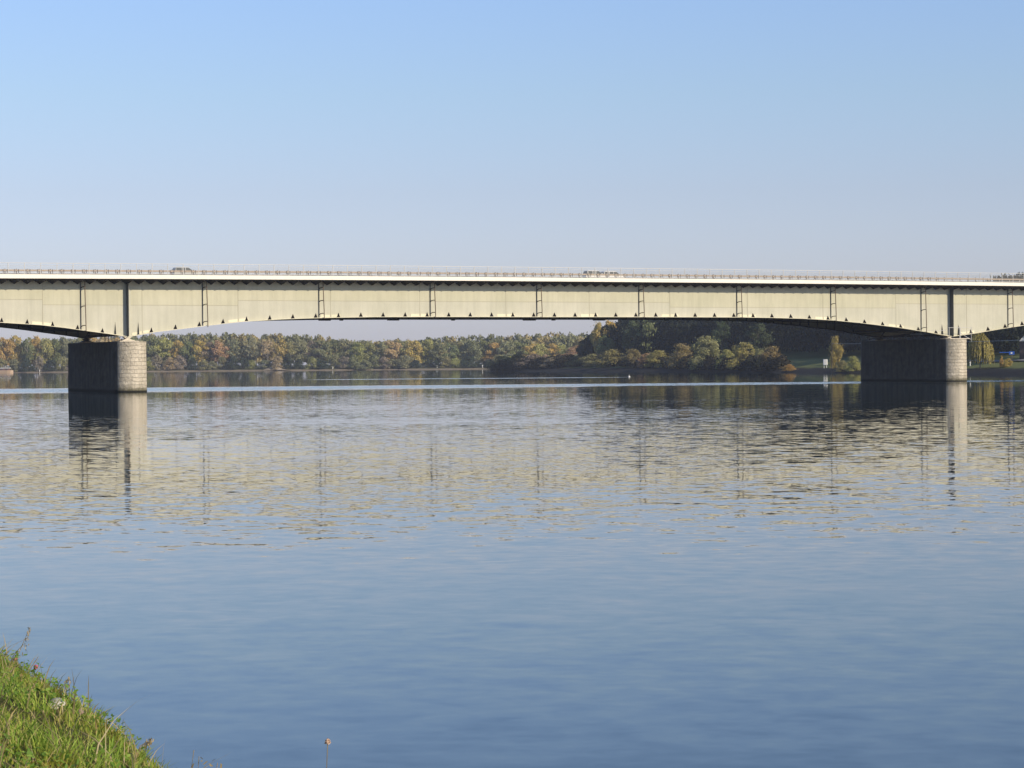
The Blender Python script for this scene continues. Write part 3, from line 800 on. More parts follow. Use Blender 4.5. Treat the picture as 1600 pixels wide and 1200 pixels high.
# ------------------------------------------------------------------ haze
hm = bpy.data.materials.new('haze_air'); hm.use_nodes = True; hm.node_tree.nodes.clear()
pv_ = hm.node_tree.nodes.new('ShaderNodeVolumePrincipled'); ho = hm.node_tree.nodes.new('ShaderNodeOutputMaterial')
pv_.inputs['Color'].default_value = (0.76, 0.83, 1.0, 1); pv_.inputs['Density'].default_value = 0.000075; pv_.inputs['Anisotropy'].default_value = 0.0
hm.node_tree.links.new(pv_.outputs[0], ho.inputs['Volume'])
mb = MB(); mb.box(-2600, 2600, -400, 6100, -6, 130)
tag(link('haze', mb.mesh('haze'), hm), kind='stuff')
# ------------------------------------------------------------------ trees
def cards(P, N, w, h, rg, upright=False):
    """leaf-sized quads at points P with normals N"""
    n = len(P)
    a = rg.normal(size=(n, 3))
    if upright: a = np.tile(np.array([[0.0, 0.0, 1.0]]), (n, 1)) + 0.15 * a
    N = N / np.linalg.norm(N, axis=1, keepdims=True)
    T = np.cross(N, a); T /= np.linalg.norm(T, axis=1, keepdims=True) + 1e-9
    B = np.cross(N, T)
    w = np.broadcast_to(w, (n,))[:, None]; h = np.broadcast_to(h, (n,))[:, None]
    v = np.stack([P - T * w - B * h * 0.6, P + T * w * 0.7 - B * h, P + T * w + B * h * 0.7, P - T * w * 0.6 + B * h], 1)
    return v.reshape(-1, 3), np.arange(4 * n).reshape(-1, 4)
def crown_mesh(name, shape, seed, n, leaf):
    """crown of a tree of height 1 and width 1, many leaf clumps spread over lobes"""
    rg = np.random.default_rng(seed)
    z0, z1, nl, lr = {'round': (0.16, 0.97, 26, 0.16), 'tall': (0.10, 0.98, 24, 0.15), 'shrub': (-0.02, 0.90, 44, 0.14), 'birch': (0.02, 0.98, 30, 0.15), 'sparse': (0.28, 0.97, 20, 0.13)}[shape]
    C = []; Rr = []
    for i in range(nl):
        u = (i + rg.random()) / nl
        z = z0 + (z1 - z0) * u
        prof = {'round': math.sin(math.pi * min(1, 0.10 + 0.84 * u)) ** 0.6, 'tall': math.sin(math.pi * (0.14 + 0.78 * u)) ** 0.8, 'shrub': math.cos(u * math.pi * 0.5) ** 0.5,
                'birch': 0.55 + 0.45 * math.sin(math.pi * (0.1 + 0.85 * (1 - u))) - 0.35 * u * u, 'sparse': math.sin(math.pi * (0.16 + 0.72 * u)) ** 0.7}[shape]
        a = rg.random() * 2 * math.pi; rr = 0.42 * prof * (0.35 + 0.65 * math.sqrt(rg.random()))
        C.append((rr * math.cos(a), rr * math.sin(a), z)); Rr.append(lr * (0.40 + 0.95 * rg.random()) * (0.7 + 0.5 * prof))
    C = np.array(C); Rr = np.array(Rr)
    pick = rg.choice(nl, n, p=Rr ** 2 / (Rr ** 2).sum())
    D = rg.normal(size=(n, 3)); D /= np.linalg.norm(D, axis=1, keepdims=True); D[:, 2] = np.where(D[:, 2] < -0.3, -D[:, 2], D[:, 2])
    rad = Rr[pick] * (0.45 + 0.6 * rg.random(n) ** 0.5)
    sq = np.array([1.0, 1.0, 0.95 if shape in ('tall', 'birch', 'shrub') else 0.70])
    P = C[pick] + D * rad[:, None] * sq
    if shape == 'shrub': P[:, 2] = np.abs(P[:, 2])
    # loose twigs at the outline
    k = n // (14 if shape in ('round', 'tall') else 5)
    P[:k] += D[:k] * Rr[pick[:k], None] * (0.15 + 0.65 * rg.random((k, 1)) ** 2) + rg.normal(size=(k, 3)) * 0.012
    P[:, 2] *= 0.98 / np.quantile(P[:, 2], 0.997); P[:, 2] = np.minimum(P[:, 2], 1.0)
    N = D * 1.0 + rg.normal(size=(n, 3)) * 0.7
    sz = leaf * (0.6 + 0.9 * rg.random(n))
    v, q = cards(P, N, sz, sz * 0.8, rg)
    me = bpy.data.meshes.new(name); quads_to(me, v, q); me.materials.append(M['leaf']); return me
def willow_mesh(name, seed, n, leaf):
    rg = np.random.default_rng(seed); Ps = []
    for i in range(n // 26):
        a = rg.random() * 2 * math.pi; u = rg.random() ** 0.5; r = 0.46 * u
        top = 0.98 - 0.40 * u * u - 0.08 * rg.random()
        ln = (0.25 + 0.60 * rg.random()) * (top - 0.02); z = top - np.linspace(0, 1, 26) * ln
        rr = r + 0.06 * np.sqrt(np.linspace(0, 1, 26))
        Ps.append(np.stack([rr * math.cos(a), rr * math.sin(a), z], 1) + rg.normal(size=(26, 3)) * 0.008)
    P = np.concatenate(Ps); N = np.concatenate([P[:, :2], np.full((len(P), 1), 0.25)], 1) + rg.normal(size=P.shape) * 0.25
    v, q = cards(P, N, leaf * (0.5 + 0.6 * rg.random(len(P))), leaf * 1.5, rg, True)
    me = bpy.data.meshes.new(name); quads_to(me, v, q); me.materials.append(M['leaf']); return me
def trunk_mesh(name, seed, top, r, limbs, stems=False):
    rg = np.random.default_rng(seed); mb = MB()
    if stems:
        for i in range(6):
            a = i * 1.05 + rg.random(); mb.tube([(0.04 * math.cos(a), 0.04 * math.sin(a), -0.03), (0.10 * math.cos(a), 0.10 * math.sin(a), top * 0.5), (0.26 * math.cos(a), 0.26 * math.sin(a), top)], r, 5, r1=r * 0.3)
    else:
        pts = [(0, 0, -0.04)] + [(0.015 * rg.normal(), 0.015 * rg.normal(), top * f) for f in (0.25, 0.5, 0.75, 1.0)]
        mb.tube(pts, r, 7, r1=r * 0.25)
        for i in range(limbs):
            z = top * (0.35 + 0.55 * (i + 0.5) / limbs); a = i * 2.4 + rg.random(); L_ = 0.30 * (1.2 - z)
            mb.tube([(0, 0, z), (L_ * 0.5 * math.cos(a), L_ * 0.5 * math.sin(a), z + 0.08), (L_ * 1.2 * math.cos(a), L_ * 1.2 * math.sin(a), z + 0.22)], r * 0.45, 5, r1=r * 0.12)
    return mb.mesh(name)
CR = {}
for shape, cnt, n, leaf in (('round', 6, 4200, 0.019), ('tall', 6, 4200, 0.019), ('shrub', 6, 4200, 0.022), ('sparse', 2, 2000, 0.018)):
    CR[shape] = [crown_mesh('crown', shape, 100 + 17 * i + len(shape), n, leaf) for i in range(cnt)]
CR['birch'] = [crown_mesh('crown', 'birch', 77, 8000, 0.017)]
CR['willow'] = [willow_mesh('crown', 5, 9000, 0.014)]
CR['bigshrub'] = [crown_mesh('crown', 'shrub', 300 + i, 9000, 0.0155) for i in range(5)]
TR = {'tree': [trunk_mesh('trunk', 40 + i, 0.75, 0.022, 6) for i in range(3)], 'shrub': [trunk_mesh('stems', 60 + i, 0.6, 0.016, 0, True) for i in range(2)]}
for me in TR['tree']: me.materials.append(M['bark'])
for me in TR['shrub']: me.materials.append(M['bark'])
pale = [trunk_mesh('trunk', 50 + i, 0.85, 0.020, 6) for i in range(2)]
for me in pale: me.materials.append(M['pale_bark'])
HUE = {'orange': (.46, .305, .090), 'golden': (.44, .330, .095), 'yellow green': (.320, .310, .100), 'green': (.185, .200, .078), 'olive': (.270, .250, .105), 'ochre': (.31, .255, .085),
       'grey green': (.230, .228, .115), 'rust brown': (.34, .215, .115), 'grey brown': (.260, .215, .150), 'dark green': (.050, .066, .036), 'tan': (.38, .290, .150), 'black green': (.025, .034, .022), 'rust': (.25, .195, .078), 'golden olive': (.29, .235, .075), 'shade green': (.070, .092, .042)}
def hue(c):
    b = HUE[c]; j = 1.02 + 0.28 * random.random()
    return (b[0] * j * (0.94 + 0.12 * random.random()), b[1] * j, b[2] * j * (0.9 + 0.2 * random.random()), 1)
def plant(name, base, w, h, shape, col, label, cat, group, trunk='tree', pale_trunk=False, var=None):
    root = empty(name, base, random.random() * 6.28)
    tag(root, label, cat, group)
    me = CR[shape][var if var is not None else random.randrange(len(CR[shape]))]
    c = bpy.data.objects.new('crown' if trunk == 'tree' else 'foliage', me); COL.objects.link(c); c.parent = root; c.scale = (w, w * (0.9 + 0.2 * random.random()), h); c.color = hue(col)
    tm = random.choice(pale) if pale_trunk else random.choice(TR[trunk])
    t = bpy.data.objects.new('trunk' if trunk == 'tree' else 'stems', tm); COL.objects.link(t); t.parent = root; t.scale = (min(w, h * 0.8), min(w, h * 0.8), h)
    return root
ORD = ['first', 'second', 'third', 'fourth', 'fifth', 'sixth', 'seventh', 'eighth', 'ninth', 'tenth', 'eleventh', 'twelfth']
SECT = [(-999, 110, 'left of the left pier'), (110, 232, 'above the left pier top'), (232, 318, 'just right of the left pier'), (318, 500, 'below second girder bay'),
        (500, 675, 'below third girder bay'), (675, 842, 'below fourth girder bay'), (842, 1100, 'below fifth girder bay')]
sect_n = {}
def sect(x, kind):
    for a, b, nm in SECT:
        if a <= x < b:
            k = sect_n.get((kind, a), 0); sect_n[(kind, a)] = k + 1
            return nm, ORD[min(k, 11)]
# main row of the far bank, left to right: x, top, half width, colour, form
FAR = [(-14, 525, 13, 'olive', 'r'), (7, 527, 13, 'orange', 'r'), (25, 524, 13, 'golden', 't'), (43, 527, 12, 'green', 't'), (57, 525, 11, 'orange', 't'), (72, 528, 12, 'yellow green', 't'), (87, 529, 12, 'green', 't'), (101, 526, 12, 'grey green', 'r'),
       (124, 527, 13, 'olive', 'r'), (144, 525, 13, 'orange', 'r'), (163, 526, 13, 'tan', 'r'), (182, 527, 13, 'orange', 'r'), (205, 526, 14, 'green', 'r'),
       (237, 525, 15, 'green', 'r'), (257, 527, 14, 'yellow green', 'r'), (276, 531, 11, 'orange', 't'), (292, 533, 12, 'green', 't'), (309, 531, 13, 'golden', 'r'),
       (327, 534, 13, 'grey brown', 'r'), (345, 532, 13, 'rust brown', 'r'), (362, 529, 13, 'grey green', 'r'), (381, 532, 14, 'olive', 'r'), (400, 528, 14, 'grey green', 'r'), (418, 531, 13, 'tan', 's'), (436, 530, 14, 'golden', 's'), (454, 533, 12, 'olive', 's'), (471, 531, 13, 'grey green', 'r'), (489, 532, 12, 'grey brown', 'r'),
       (506, 531, 13, 'grey green', 'r'), (523, 530, 14, 'green', 't'), (541, 529, 14, 'grey green', 'r'), (558, 534, 12, 'yellow green', 'r'), (576, 534, 13, 'olive', 't'), (595, 534, 13, 'grey green', 't'), (613, 532, 13, 'tan', 'r'), (631, 532, 13, 'olive', 'r'), (649, 532, 13, 'golden', 't'), (667, 530, 14, 'yellow green', 't'),
       (685, 534, 12, 'grey green', 'r'), (703, 536, 12, 'green', 'r'), (721, 533, 13, 'olive', 'r'), (739, 531, 14, 'grey green', 'r'), (757, 532, 13, 'green', 'r'), (775, 535, 14, 'orange', 't'), (793, 533, 13, 'grey green', 'r'), (811, 534, 14, 'green', 'r'), (829, 537, 13, 'golden', 'r'),
       (847, 537, 13, 'yellow green', 't'), (865, 536, 13, 'orange', 'r'), (881, 538, 12, 'yellow green', 't'), (898, 540, 12, 'rust brown', 'r'), (916, 541, 12, 'olive', 'r'), (936, 541, 12, 'green', 'r')]
for x, top, hw, c, f in FAR:
    Y = FARY + 26 + 10 * random.random()
    b = at_depth(x, 580, Y); zb_ = float(far_z(b.x, Y)); tp = at_depth(x, top, Y).z
    w = hw * 2.5 / FOC * Y
    nm, o = sect(x, 'tree')
    form = {'r': 'broad', 't': 'tall narrow', 's': 'thin'}[f]
    plant('far_bank_tree', (b.x, Y, zb_), w, tp - zb_, {'r': 'round', 't': 'tall', 's': 'sparse'}[f], c, f'{form} {c} tree on far bank {nm}, {o} from left', 'tree', 'trees along the far bank', pale_trunk=(f == 's' or random.random() < 0.12))
# undergrowth along the far waterline
xx = -12.0; i = 0
tone = ['grey brown', 'olive', 'dark green', 'grey green', 'rust brown', 'grey brown', 'dark green', 'yellow green', 'olive', 'tan', 'grey green', 'dark green']
while xx < 905:
    hw = 7 + 5 * random.random(); Y = FARY + 7 + 6 * random.random()
    if not (122 < xx < 226):
        c = tone[(i * 7 + int(xx) % 5) % len(tone)]
        top = 553 + 12 * random.random(); b = at_depth(xx, 580, Y); zb_ = float(far_z(b.x, Y))
        nm, o = sect(xx, 'bush')
        plant('waterside_shrub', (b.x, Y, zb_), hw * 2.5 / FOC * Y, at_depth(xx, top, Y).z - zb_, 'shrub', c, f'low {c} shrub at far waterline {nm}, {o} from left', 'shrub', 'shrubs along the far waterline', 'shrub')
    xx += 13 + 9 * random.random(); i += 1
# the wood behind, which reads as one mass
def wood(name, pts, meshes, kind_label=None):
    """many crowns merged into one mass; pts: (x, y, z, w, h)"""
    V = []; n = 0
    for (x, y, z, w, h) in pts:
        me = random.choice(meshes); v = np.empty(len(me.vertices) * 3, np.float32); me.vertices.foreach_get('co', v); v = v.reshape(-1, 3)
        a = random.random() * 6.28; ca, sa = math.cos(a), math.sin(a)
        V.append(np.stack([x + w * (v[:, 0] * ca - v[:, 1] * sa), y + w * (v[:, 0] * sa + v[:, 1] * ca), z + h * v[:, 2]], 1))
    V = np.concatenate(V); me = bpy.data.meshes.new(name); quads_to(me, V, np.arange(len(V)).reshape(-1, 4)); me.materials.append(M['leaf'])
    o = bpy.data.objects.new(name, me); COL.objects.link(o); tag(o, kind='stuff'); return o
mass = [crown_mesh('crown', 'round', 500 + i, 900, 0.036) for i in range(4)]
pts = []; pts2 = []
for row, (Y0, hh) in enumerate(((FARY + 62, 24.0), (FARY + 95, 25.5))):
    X = -1000.0
    while X < 700:
        Y = Y0 + 10 * random.random(); h = hh + 2.2 * math.sin(X * 0.021 + row) + 2.6 * random.random() - (2.5 if X > -150 else 0)
        (pts if random.random() < 0.6 else pts2).append((X, Y, 2.0, 14 + 5 * random.random(), h)); X += 7.5
o = wood('far_woods', pts, mass); o.color = (0.225, 0.225, 0.11, 1)
o = wood('far_autumn_woods', pts2, mass); o.color = (0.36, 0.29, 0.12, 1)

# ---- right bank
def on_right(x, ybase, Y=None):
    """ground point of the right bank seen in the direction x at distance Y"""
    p = at_depth(x, ybase, Y); p.z = float(right_z(np.array([p.x]), np.array([p.y]))[0]); return p
RB = [(784, 556, 22, 'dark green', 'broad dark shrub at the headland tip, leftmost of the right bank', 1392),
      (808, 553, 22, 'black green', 'dark rounded shrub second from the headland tip', 1380),
      (836, 553, 22, 'grey brown', 'dark shrub with brown crown third from the headland tip', 1366),
      (864, 558, 19, 'grey brown', 'brown shrub on the headland below the hazy hill', 1345),
      (884, 552, 18, 'rust brown', 'purple brown tall shrub below the hazy hill', 1352),
      (905, 556, 16, 'dark green', 'dark green shrub at the foot of the dark forest edge', 1318),
      (926, 553, 20, 'olive', 'olive shrub beneath the golden topped tree', 1290),
      (958, 546, 22, 'ochre', 'ochre shrub on right bank right of the golden topped tree', 1255),
      (990, 545, 17, 'rust', 'small rust orange peaked shrub on the right bank before the dark wood', 1225),
      (1010, 552, 15, 'rust brown', 'low rust shrub right of the peaked one', 1205),
      (1030, 547, 22, 'ochre', 'ochre twiggy shrub left of the rust crowned bush', 1180),
      (1066, 537, 19, 'rust', 'rust crowned bush left of the tallest bush on right bank', 1140),
      (1103, 525, 24, 'olive', 'tallest olive and rust bush in the middle of right bank', 1105),
      (1136, 546, 16, 'yellow green', 'small yellow green bush right of the tallest bush', 1075),
      (1164, 535, 22, 'ochre', 'broad ochre bush on right bank between green and brown ones', 1048),
      (1186, 545, 14, 'olive', 'olive bush squeezed between ochre and brown bushes', 1030),
      (1206, 541, 22, 'rust', 'brown autumn bush at the left end of the meadow', 1010),
      (1233, 569, 9, 'orange', 'little orange shrub at the meadow waterline', 972)]
for i, (x, top, hw, c, lab, Y) in enumerate(RB):
    p = on_right(x, 578, Y - 11); p.z = max(0.05, p.z)
    h = at_depth(x, top, p.y).z - p.z
    plant('riverside_bush', p, hw * 2.35 / FOC * p.y, h, 'bigshrub', c, lab, 'bush', 'bushes along the right bank', 'shrub', var=i % 5)
# dark low scrub that joins the bushes at the waterline
pts = []
for i in range(230):
    x = 776 + (1226 - 776) * random.random(); Y = float(np.interp(x, [770, 905, 1030, 1103, 1226], [1396, 1322, 1186, 1106, 985])) - 16 + 16 * random.random()
    p = on_right(x, 580, Y); pts.append((p.x, p.y, max(0.1, p.z), 7 + 4 * random.random(), 3.0 + 3.5 * random.random()))
o = wood('bank_scrub', pts, [crown_mesh('crown', 'shrub', 700 + i, 420, 0.045) for i in range(3)]); o.color = (0.045, 0.040, 0.024, 1)
# birch, willow and small bushes near the right pier
def near_plant(name, x, top, hw, Y, shape, c, lab, cat, trunk='tree', pl=False):
    p = on_right(x, 575, Y); plant(name, p, hw * 2.3 / FOC * p.y, at_depth(x, top, p.y).z - p.z, shape, c, lab, cat, None, trunk, pl)
near_plant('birch_tree', 1307, 525, 10, 905, 'birch', 'golden olive', 'slender yellowing birch just left of the right pier', 'tree', 'tree', True)
near_plant('small_bush', 1333, 556, 11, 885, 'bigshrub', 'yellow green', 'small green bush between birch and right pier', 'bush', 'shrub')
near_plant('small_bush', 1317, 563, 9, 893, 'bigshrub', 'olive', 'low olive bush at the foot of the birch', 'bush', 'shrub')
near_plant('willow_tree', 1531, 517, 19.5, 780, 'willow', 'golden olive', 'golden olive weeping willow right of the right pier', 'tree', 'tree')
near_plant('small_bush', 1565, 556, 3.2, 775, 'bigshrub', 'orange', 'slim orange bush beside the blue sign mast', 'bush', 'shrub')
near_plant('small_bush', 1575, 560, 8, 772, 'bigshrub', 'golden', 'round olive gold bush under the blue sign', 'bush', 'shrub')
# dark wood on the slope: notable trees one by one, the rest as one mass
NT = [(938, 503, 11, 'golden', 'round', 'golden topped tree at the left corner of dark forest', 1335, 0), (951, 500, 13, 'orange', 'round', 'orange crowned tree behind the golden one under the girder', 1345, 0),
      (924, 521, 13, 'black green', 'round', 'dark sloping tree at the left end of the forest', 1350, 0), (945, 524, 13, 'green', 'tall', 'green lit tree standing before the dark forest corner', 1312, 0),
      (912, 536, 11, 'dark green', 'round', 'lowest dark tree where the forest meets the hazy hill', 1362, 0), (990, 500, 15, 'shade green', 'round', 'green tree with lit crown under girder right of the golden trees', 1290, 0),
      (1012, 499, 14, 'green', 'round', 'lit green crown touching the girder underside at mid forest', 1280, 0), (1128, 502, 14, 'shade green', 'round', 'faint green crown high in dark forest above the ochre bush', 1180, 0),
      (1185, 505, 17, 'shade green', 'round', 'green lit crown high in dark forest above the brown bush', 1120, 0), (1568, 428, 14, 'dark green', 'round', 'tree top peeping above the bridge railing at far right', 905, 0),
      (1592, 427, 15, 'dark green', 'round', 'rightmost tree top peeping above the bridge railing', 900, 0)]
for x, top, hw, c, sh, lab, Y, _ in NT:
    p = on_right(x, 560, Y); plant('forest_tree', p, hw * 2.4 / FOC * Y, at_depth(x, top, Y).z - p.z, sh, c, lab, 'tree', 'trees of the dark wood on the right bank')
pts = []
for i in range(2600):
    X = 20 + 420 * random.random(); Y = 560 + 900 * random.random()
    q = float(seg_dist(np.array([X]), np.array([Y]), bank)[0]) if bool(inside(np.array([X]), np.array([Y]), bank_poly)[0]) else -1
    px = 800 + FOC * X / Y
    if q < (58 if 1185 < px < 1345 else 44) or q > 160: continue
    if px < 915 or px > 1720 or Y > 1420: continue
    z = float(right_z(np.array([X]), np.array([Y]))[0])
    h = 19 + 7 * random.random()
    # keep the skyline of the wood under the bridge deck, as seen along the bank
    lim = (horizon(px) - (429 if px > 1553 else 455 if px > 985 else np.interp(px, [905, 925, 950, 985], [545, 522, 506, 490]))) / FOC * Y + CAM_H - z
    h = min(h, lim)
    if h < 7: continue
    pts.append((X, Y, z - 0.5, 11 + 5 * random.random(), h))
for k in range(16):
    px = 1556 + 7.5 * k; Y = 870 + 50 * random.random(); q = at_depth(px, 500, Y); z = float(right_z(np.array([q.x]), np.array([Y]))[0])
    top = 431 - min(3.0, 0.35 * k) + 2.0 * random.random()
    pts.append((q.x, Y, z, 9 + 4 * random.random(), at_depth(px, top, Y).z - z))
o = wood('dark_slope_wood', pts, mass); o.color = (0.022, 0.030, 0.019, 1)

# ------------------------------------------------------------------ things on the right bank
p = on_right(1289.5, 563, 945)
sg = empty('sign_board', p, R(-12)); tag(sg, 'white sign board on two legs beside the birch', 'sign')
u = 930 / FOC
hz = (563 - 549) * u
m1 = MB(); m1.prism([(-3.4 * u, -0.22), (-2.6 * u, -0.42), (2.6 * u, -0.42), (3.4 * u, -0.22), (3.4 * u, 0.22), (-3.4 * u, 0.22)], 2, hz * 0.36, hz); m1.build('board', 'white_paint', sg)
for sx in (-1.9, 1.9):
    m1 = MB(); m1.box(sx * u - 0.11, sx * u + 0.11, -0.1, 0.1, -0.6, hz * 0.36 - 0.002); m1.build('leg', 'white_paint', sg)
p = on_right(1581, 566, 790); u = 790 / FOC
M['sign_blue'] = plain('sign_blue', (0.012, 0.085, 0.42), 0.45, var=0.05)
sg = empty('information_sign', p, R(-10)); tag(sg, 'blue sign with white emblem and long blue arm on a mast right of the willow', 'sign')
ztop = at_depth(1581, 549, 790).z - p.z
m1 = MB(); m1.tube([(0, 0.12, -0.6), (0, 0.12, ztop - 0.1)], 0.10, 8); m1.build('mast', 'pipe', sg)
m1 = MB(); m1.box(-4.2 * u, 4.2 * u, -0.08, 0.0, ztop - 5.2 * u, ztop); bd = m1.build('board', 'sign_blue', sg)
m1 = MB(); a = [(1.55 * u * math.cos(t) - 0.4 * u, 1.25 * u * math.sin(t) + ztop - 2.6 * u) for t in [k * math.pi / 8 for k in range(16)]]; m1.prism(a, 1, -0.10, -0.081); m1.build('emblem', 'white_paint', bd)
m1 = MB(); m1.box(-19 * u, -4.3 * u, -0.05, 0.0, ztop - 2.2 * u, ztop - 0.9 * u); m1.build('arm', 'sign_blue', sg)
# small white marker post beside the willow
def marker(p, h, w, lab):
    e = empty('marker_post', p); tag(e, lab, 'marker post', 'white marker posts on the banks')
    m1 = MB(); m1.box(-w, w, -w, w, -0.5, h * 0.7); m1.build('post', 'white_paint', e)
    m1 = MB(); m1.prism([(-w * 1.8, h * 0.701), (w * 1.8, h * 0.701), (w * 1.8, h * 0.92), (0, h), (-w * 1.8, h * 0.92)], 1, -w * 1.2, w * 1.2); m1.build('head', 'white_paint', e)
marker(on_right(1516, 566, 800), 1.5, 0.14, 'small white marker post at the willow foot by the right pier')
for x, lab, h in ((62, 'white marker post on far bank shore left of the left pier', 2.6), (424, 'white marker post on the gravel mound across the river', 2.6), (520, 'white marker post on far shore under the third girder bay', 2.4),
               (683, 'white marker post on far shore just under the fourth girder bay start', 2.4), (754, 'white marker post on far shore beside the dark headland', 3.2)):
    Y = FARY + 6; b = at_depth(x, 579, Y); marker((b.x, Y, float(far_z(b.x, Y))), h * 0.75, 0.20, lab)
# gravel mound on the far shore
xs = np.linspace(-14, 14, 40); ys = np.linspace(-8, 8, 24); PX, PY = np.meshgrid(xs, ys, indexing='ij')
b = at_depth(428, 579, FARY + 7)
zz = 3.0 * np.exp(-(PX / 6.5) ** 2 - (PY / 4.0) ** 2) + 0.12 * wob(PX, PY, 1.1) - 0.4
M['gravel'] = ground_material('pale_gravel', [(0.3, (0.24, 0.20, 0.15)), (0.7, (0.42, 0.36, 0.28))], 1.5)
o = link('gravel_mound', grid_mesh('gravel_mound', np.stack([PX + b.x, PY + FARY + 9, zz + 0.9], -1)), 'gravel'); tag(o, kind='structure')
# tan boulders scattered along the far shore
M['cabin'] = plain('brown_boards', (0.06, 0.04, 0.035), 0.7)
p = on_right(1600, 540, 800); u = 800 / FOC
hs_ = empty('house', (p.x, p.y, p.z), R(-20)); tag(hs_, 'pale gabled house on the dark slope at the right edge', 'house')
zt_ = at_depth(1597, 524, 800).z - p.z
m1 = MB(); m1.box(-1.5, 6.0, 0.0, 8.0, -2.0, zt_ - 1.9); m1.build('wall', 'cabin', hs_)
m1 = MB(); m1.prism([(-1.5, zt_ - 1.899), (6.0, zt_ - 1.899), (0.4, zt_), (-0.2, zt_)], 1, 0.0, 8.0); m1.build('gable', 'white_paint', hs_)
m1 = MB(); m1.prism([(-1.9, zt_ - 2.0), (0.1, zt_ + 0.02), (0.1, zt_ + 0.28), (-2.1, zt_ - 1.85)], 1, -0.4, 8.4); m1.prism([(6.6, zt_ - 2.1), (0.101, zt_ + 0.02), (0.101, zt_ + 0.28), (6.8, zt_ - 1.95)], 1, -0.4, 8.4); m1.build('roof', 'dark_steel', hs_)
pa = on_right(1300, 570, 890); pb = on_right(1640, 570, 700)
za = at_depth(1316, 537, 885).z; zb2 = at_depth(1600, 531, 720).z
oh = empty('overhead_line', (0, 0, 0)); tag(oh, 'thin overhead cable on two poles running behind the right pier', 'cable')
m1 = MB(); A = Vector((pa.x, pa.y, za)); B = Vector((pb.x, pb.y, zb2)); m1.tube([A.lerp(B, k / 12) - Vector((0, 0, 0.35 * math.sin(math.pi * k / 12))) for k in range(13)], 0.055, 6); m1.build('cable', 'rail', oh)
for q, z in ((pa, za), (pb, zb2)):
    m1 = MB(); m1.tube([(q.x, q.y, q.z - 1), (q.x, q.y, z + 0.6)], 0.14, 8, r1=0.10); m1.build('pole', 'bark', oh)
# pale riverside road behind the willow
V = []
for k in range(26):
    yv_ = 660 + 8 * k; q = np.interp(yv_, [p_[1] for p_ in bank[:9]], [p_[0] for p_ in bank[:9]])
    for d in (26.0, 32.5):
        X = q + d; V.append((X, yv_, float(right_z(np.array([X]), np.array([yv_]))[0]) + 0.35))
M['road'] = plain('pale_riverside_road', (0.22, 0.21, 0.20), 0.9)
me = bpy.data.meshes.new('riverside_road'); me.from_pydata(V, [], [(2 * k, 2 * k + 1, 2 * k + 3, 2 * k + 2) for k in range(25)])
tag(link('riverside_road', me, 'road'), kind='structure')
# buoy on the water
b = at_depth(983, 589, 749); e = empty('buoy', (b.x, 749, 0)); tag(e, 'tiny white buoy floating before the dark right bank', 'buoy')
m1 = MB(); m1.tube([(0, 0, -0.3), (0, 0, 0.12)], 0.30, 12, r1=0.34); m1.tube([(0, 0, 0.12), (0, 0, 0.42)], 0.34, 12, r1=0.10); m1.build('float', 'white_paint', e, smooth=True)
m1 = MB(); m1.tube([(0, 0, 0.40), (0, 0, 0.72)], 0.05, 8); m1.build('stem', 'white_paint', e)
# moored river boat at the left edge
Y = FARY - 14; u = Y / FOC; X1 = at_depth(19.5, 580, Y).x
M['hull'] = plain('tan_hull_paint', (0.46, 0.33, 0.22), 0.6); M['boat_cabin'] = plain('brown_cabin', (0.16, 0.085, 0.07), 0.6)
e = empty('river_boat', (X1, Y, 0)); tag(e, 'tan hulled river boat with white roof moored at far left', 'boat')
m1 = MB(); m1.sweep([-46, -44, -40, -3.5, -1.2, 0.6], lambda x: [(-w_, 0 if False else -0.6) if False else (sy * w_ * (0.8 if zz_ < 0 else 1), zz_) for w_ in [np.interp(x, [-46, -44, -40, -3.5, -1.2, 0.6], [1.2, 2.2, 2.8, 2.8, 2.2, 0.6])] for sy, zz_ in ((-1, -0.6), (1, -0.6), (1, 2.0), (-1, 2.0))]); m1.build('hull', 'hull', e)
m1 = MB(); m1.box(-41, -2.2, -2.1, 2.1, 2.001, 3.5); cb = m1.build('cabin', 'boat_cabin', e)
for k in range(9):
    m1 = MB(); m1.box(-5.2 - 3.9 * k, -3.2 - 3.9 * k, -2.14, -2.101, 2.5, 3.2); m1.build('window', 'car_glass', cb)
m1 = MB(); m1.box(-41.5, -1.8, -2.5, 2.5, 3.501, 3.95); m1.build('roof', 'white_paint', e)

